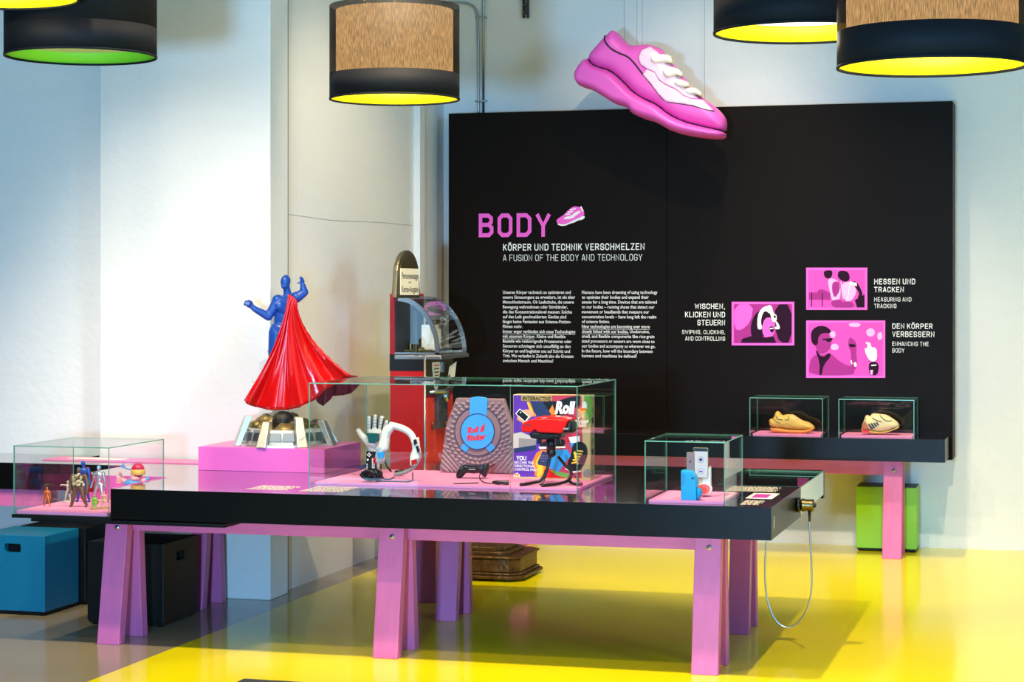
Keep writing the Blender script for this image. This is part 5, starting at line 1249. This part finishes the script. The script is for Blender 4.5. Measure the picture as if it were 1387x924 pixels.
# world-space loop read off the plane through the earpiece
L = [(1092.5, 703), (1093, 720), (1096.5, 765), (1097, 808), (1086, 838), (1066, 853), (1047, 841), (1036, 806), (1035.5, 765), (1038, 735)]
y0 = hy
pts = []
for k, (x, y) in enumerate(L):
    p = ony(x, y, y0); pts.append(p)
pts[0] = Vector((-1.196, hy, hz - .07)); off = pts[0].x - ony(1092.5, 703, y0).x
pts = [pts[0]] + [p + Vector((off * (1 - k / 9), 0, 0)) for k, p in enumerate(pts[1:], 1)]
pts.append(Vector((pts[-1].x, hy, TB - .001)))
g = G(); g.tube(smooth_line(pts, 3), .0042, 8); g.build('cord', 'steel', t)
g = G(); e = pts[-1]; g.box(e.x - .03, e.x + .01, hy - .02, hy + .03, TB - .028, TB); g.build('cord_clip', 'blackp', t)

# ------------------------------------------------------------------ sneakers on the back table
def sneaker(label, Yc, base_z, outline_up, outline_sole, mats, details, mp):
    cx = sum(p[0] for p in outline_sole) / len(outline_sole); b = mp(cx, outline_sole[0][1])
    t = thing('sneaker', label, 'shoe', (b.x, Yc, base_z), 'sneakers on the back table')
    fl = lambda x, y, z=0: (lambda p: Vector((p.x, p.y, max(p.z, base_z))))(mp(x, y, z))
    g = G(); g.pillow(smooth_poly(outline_up, 1), fl, .043, 70, 16, flat=.004); g.build('upper', mats[0], t)
    g = G(); g.pillow(outline_sole, fl, .046, 25, 12, flat=.03); g.build('sole', mats[1], t)
    PU = resample(smooth_poly(outline_up, 1), 16); hh_ = lambda x, y: .004 + .039 * math.sqrt(max(0, 1 - (1 - min(1, edge_dist((x, y), PU) / 70)) ** 2))
    for nm, m, kind, L, z, r in details:
        g = G()
        if kind == 'line': g.tube([fl(x, y, hh_(x, y) + r * .2) for x, y in (tuple(v) for v in smooth_line(L, 2))], r, 6)
        else:
            for q_ in L: g.prism(q_, fl, z - .012, z)
        g.build(nm, m, t)
sy = 12.99; q3 = plane(sy); A1 = lambda x, y, z=0: q3(1010 + x / 10.267, 520 + y / 10.267, z)
sneaker('yellowed running shoe with amber sole, in the left case on the back table', sy, SHZ + .010,
        [(330, 560), (322, 520), (345, 482), (372, 488), (392, 455), (420, 385), (450, 378), (480, 395), (512, 440), (560, 424), (610, 424), (660, 425), (720, 460), (790, 510), (880, 530), (940, 575), (965, 608), (940, 640), (830, 645), (600, 635), (470, 615), (360, 610)],
        [(350, 606), (470, 612), (600, 632), (820, 640), (960, 606), (950, 640), (870, 678), (760, 692), (540, 680), (400, 668), (355, 645)],
        ['shoegold', 'shoesole'],
        [('stitching', 'dkgrey', 'line', [(440, 450), (455, 490), (525, 495)], .034, .0022), ('stitching', 'dkgrey', 'line', [(395, 490), (440, 520), (500, 550)], .038, .002), ('stitching', 'khaki', 'line', [(520, 560), (600, 540), (670, 590), (690, 630)], .044, .0018),
         ('stitching', 'dkgrey', 'line', [(560, 490), (600, 500), (620, 470), (600, 450)], .036, .002), ('toe_gap', 'dkgrey', 'line', [(815, 655), (880, 640), (955, 612)], .038, .0025), ('lace', 'shoecream', 'line', [(610, 430), (660, 455), (700, 490), (740, 520)], .036, .003), ('lace', 'shoecream', 'line', [(650, 430), (690, 460), (740, 490), (790, 520)], .036, .003),
         ('heel_counter', 'shoerust', 'line', [(345, 560), (400, 590), (470, 605)], .036, .006)], A1)
A2 = lambda x, y, z=0: q3(1130 + x / 8.159, 520 + y / 8.159, z)
sneaker('cream running shoe with dark stripes, in the right case on the back table', sy, SHZ + .010,
        [(312, 500), (308, 450), (330, 400), (345, 350), (375, 342), (395, 362), (415, 330), (450, 326), (520, 334), (580, 340), (650, 385), (700, 420), (725, 460), (690, 500), (600, 520), (500, 535), (400, 515)],
        [(305, 492), (400, 512), (500, 532), (600, 518), (660, 490), (725, 458), (710, 490), (620, 525), (540, 545), (460, 548), (400, 540), (310, 535)],
        ['shoecream', 'shoegold'],
        [('stripe', 'dkgrey', 'prism', [[(380 + 28 * k, 440 - 6 * k), (396 + 28 * k, 436 - 6 * k), (440 + 22 * k, 492 - 14 * k), (418 + 24 * k, 500 - 14 * k)] for k in range(4)], .046, 0),
         ('heel_tab', 'redink', 'prism', [[(318, 498), (395, 510), (395, 540), (318, 534)]], .047, 0), ('heel_patch', 'shoerust', 'prism', [[(314, 490), (314, 440), (345, 410), (372, 440), (392, 500)]], .042, 0),
         ('stitching', 'dkgrey', 'line', [(430, 375), (470, 400), (530, 415)], .043, .0028), ('stitching', 'dkgrey', 'line', [(510, 345), (540, 380), (590, 410), (640, 405)], .043, .0028), ('toe_gap', 'dkgrey', 'line', [(600, 512), (660, 488), (722, 462)], .036, .004)], A2)

bpy.data.objects.remove(_fo); bpy.data.curves.remove(_ft)
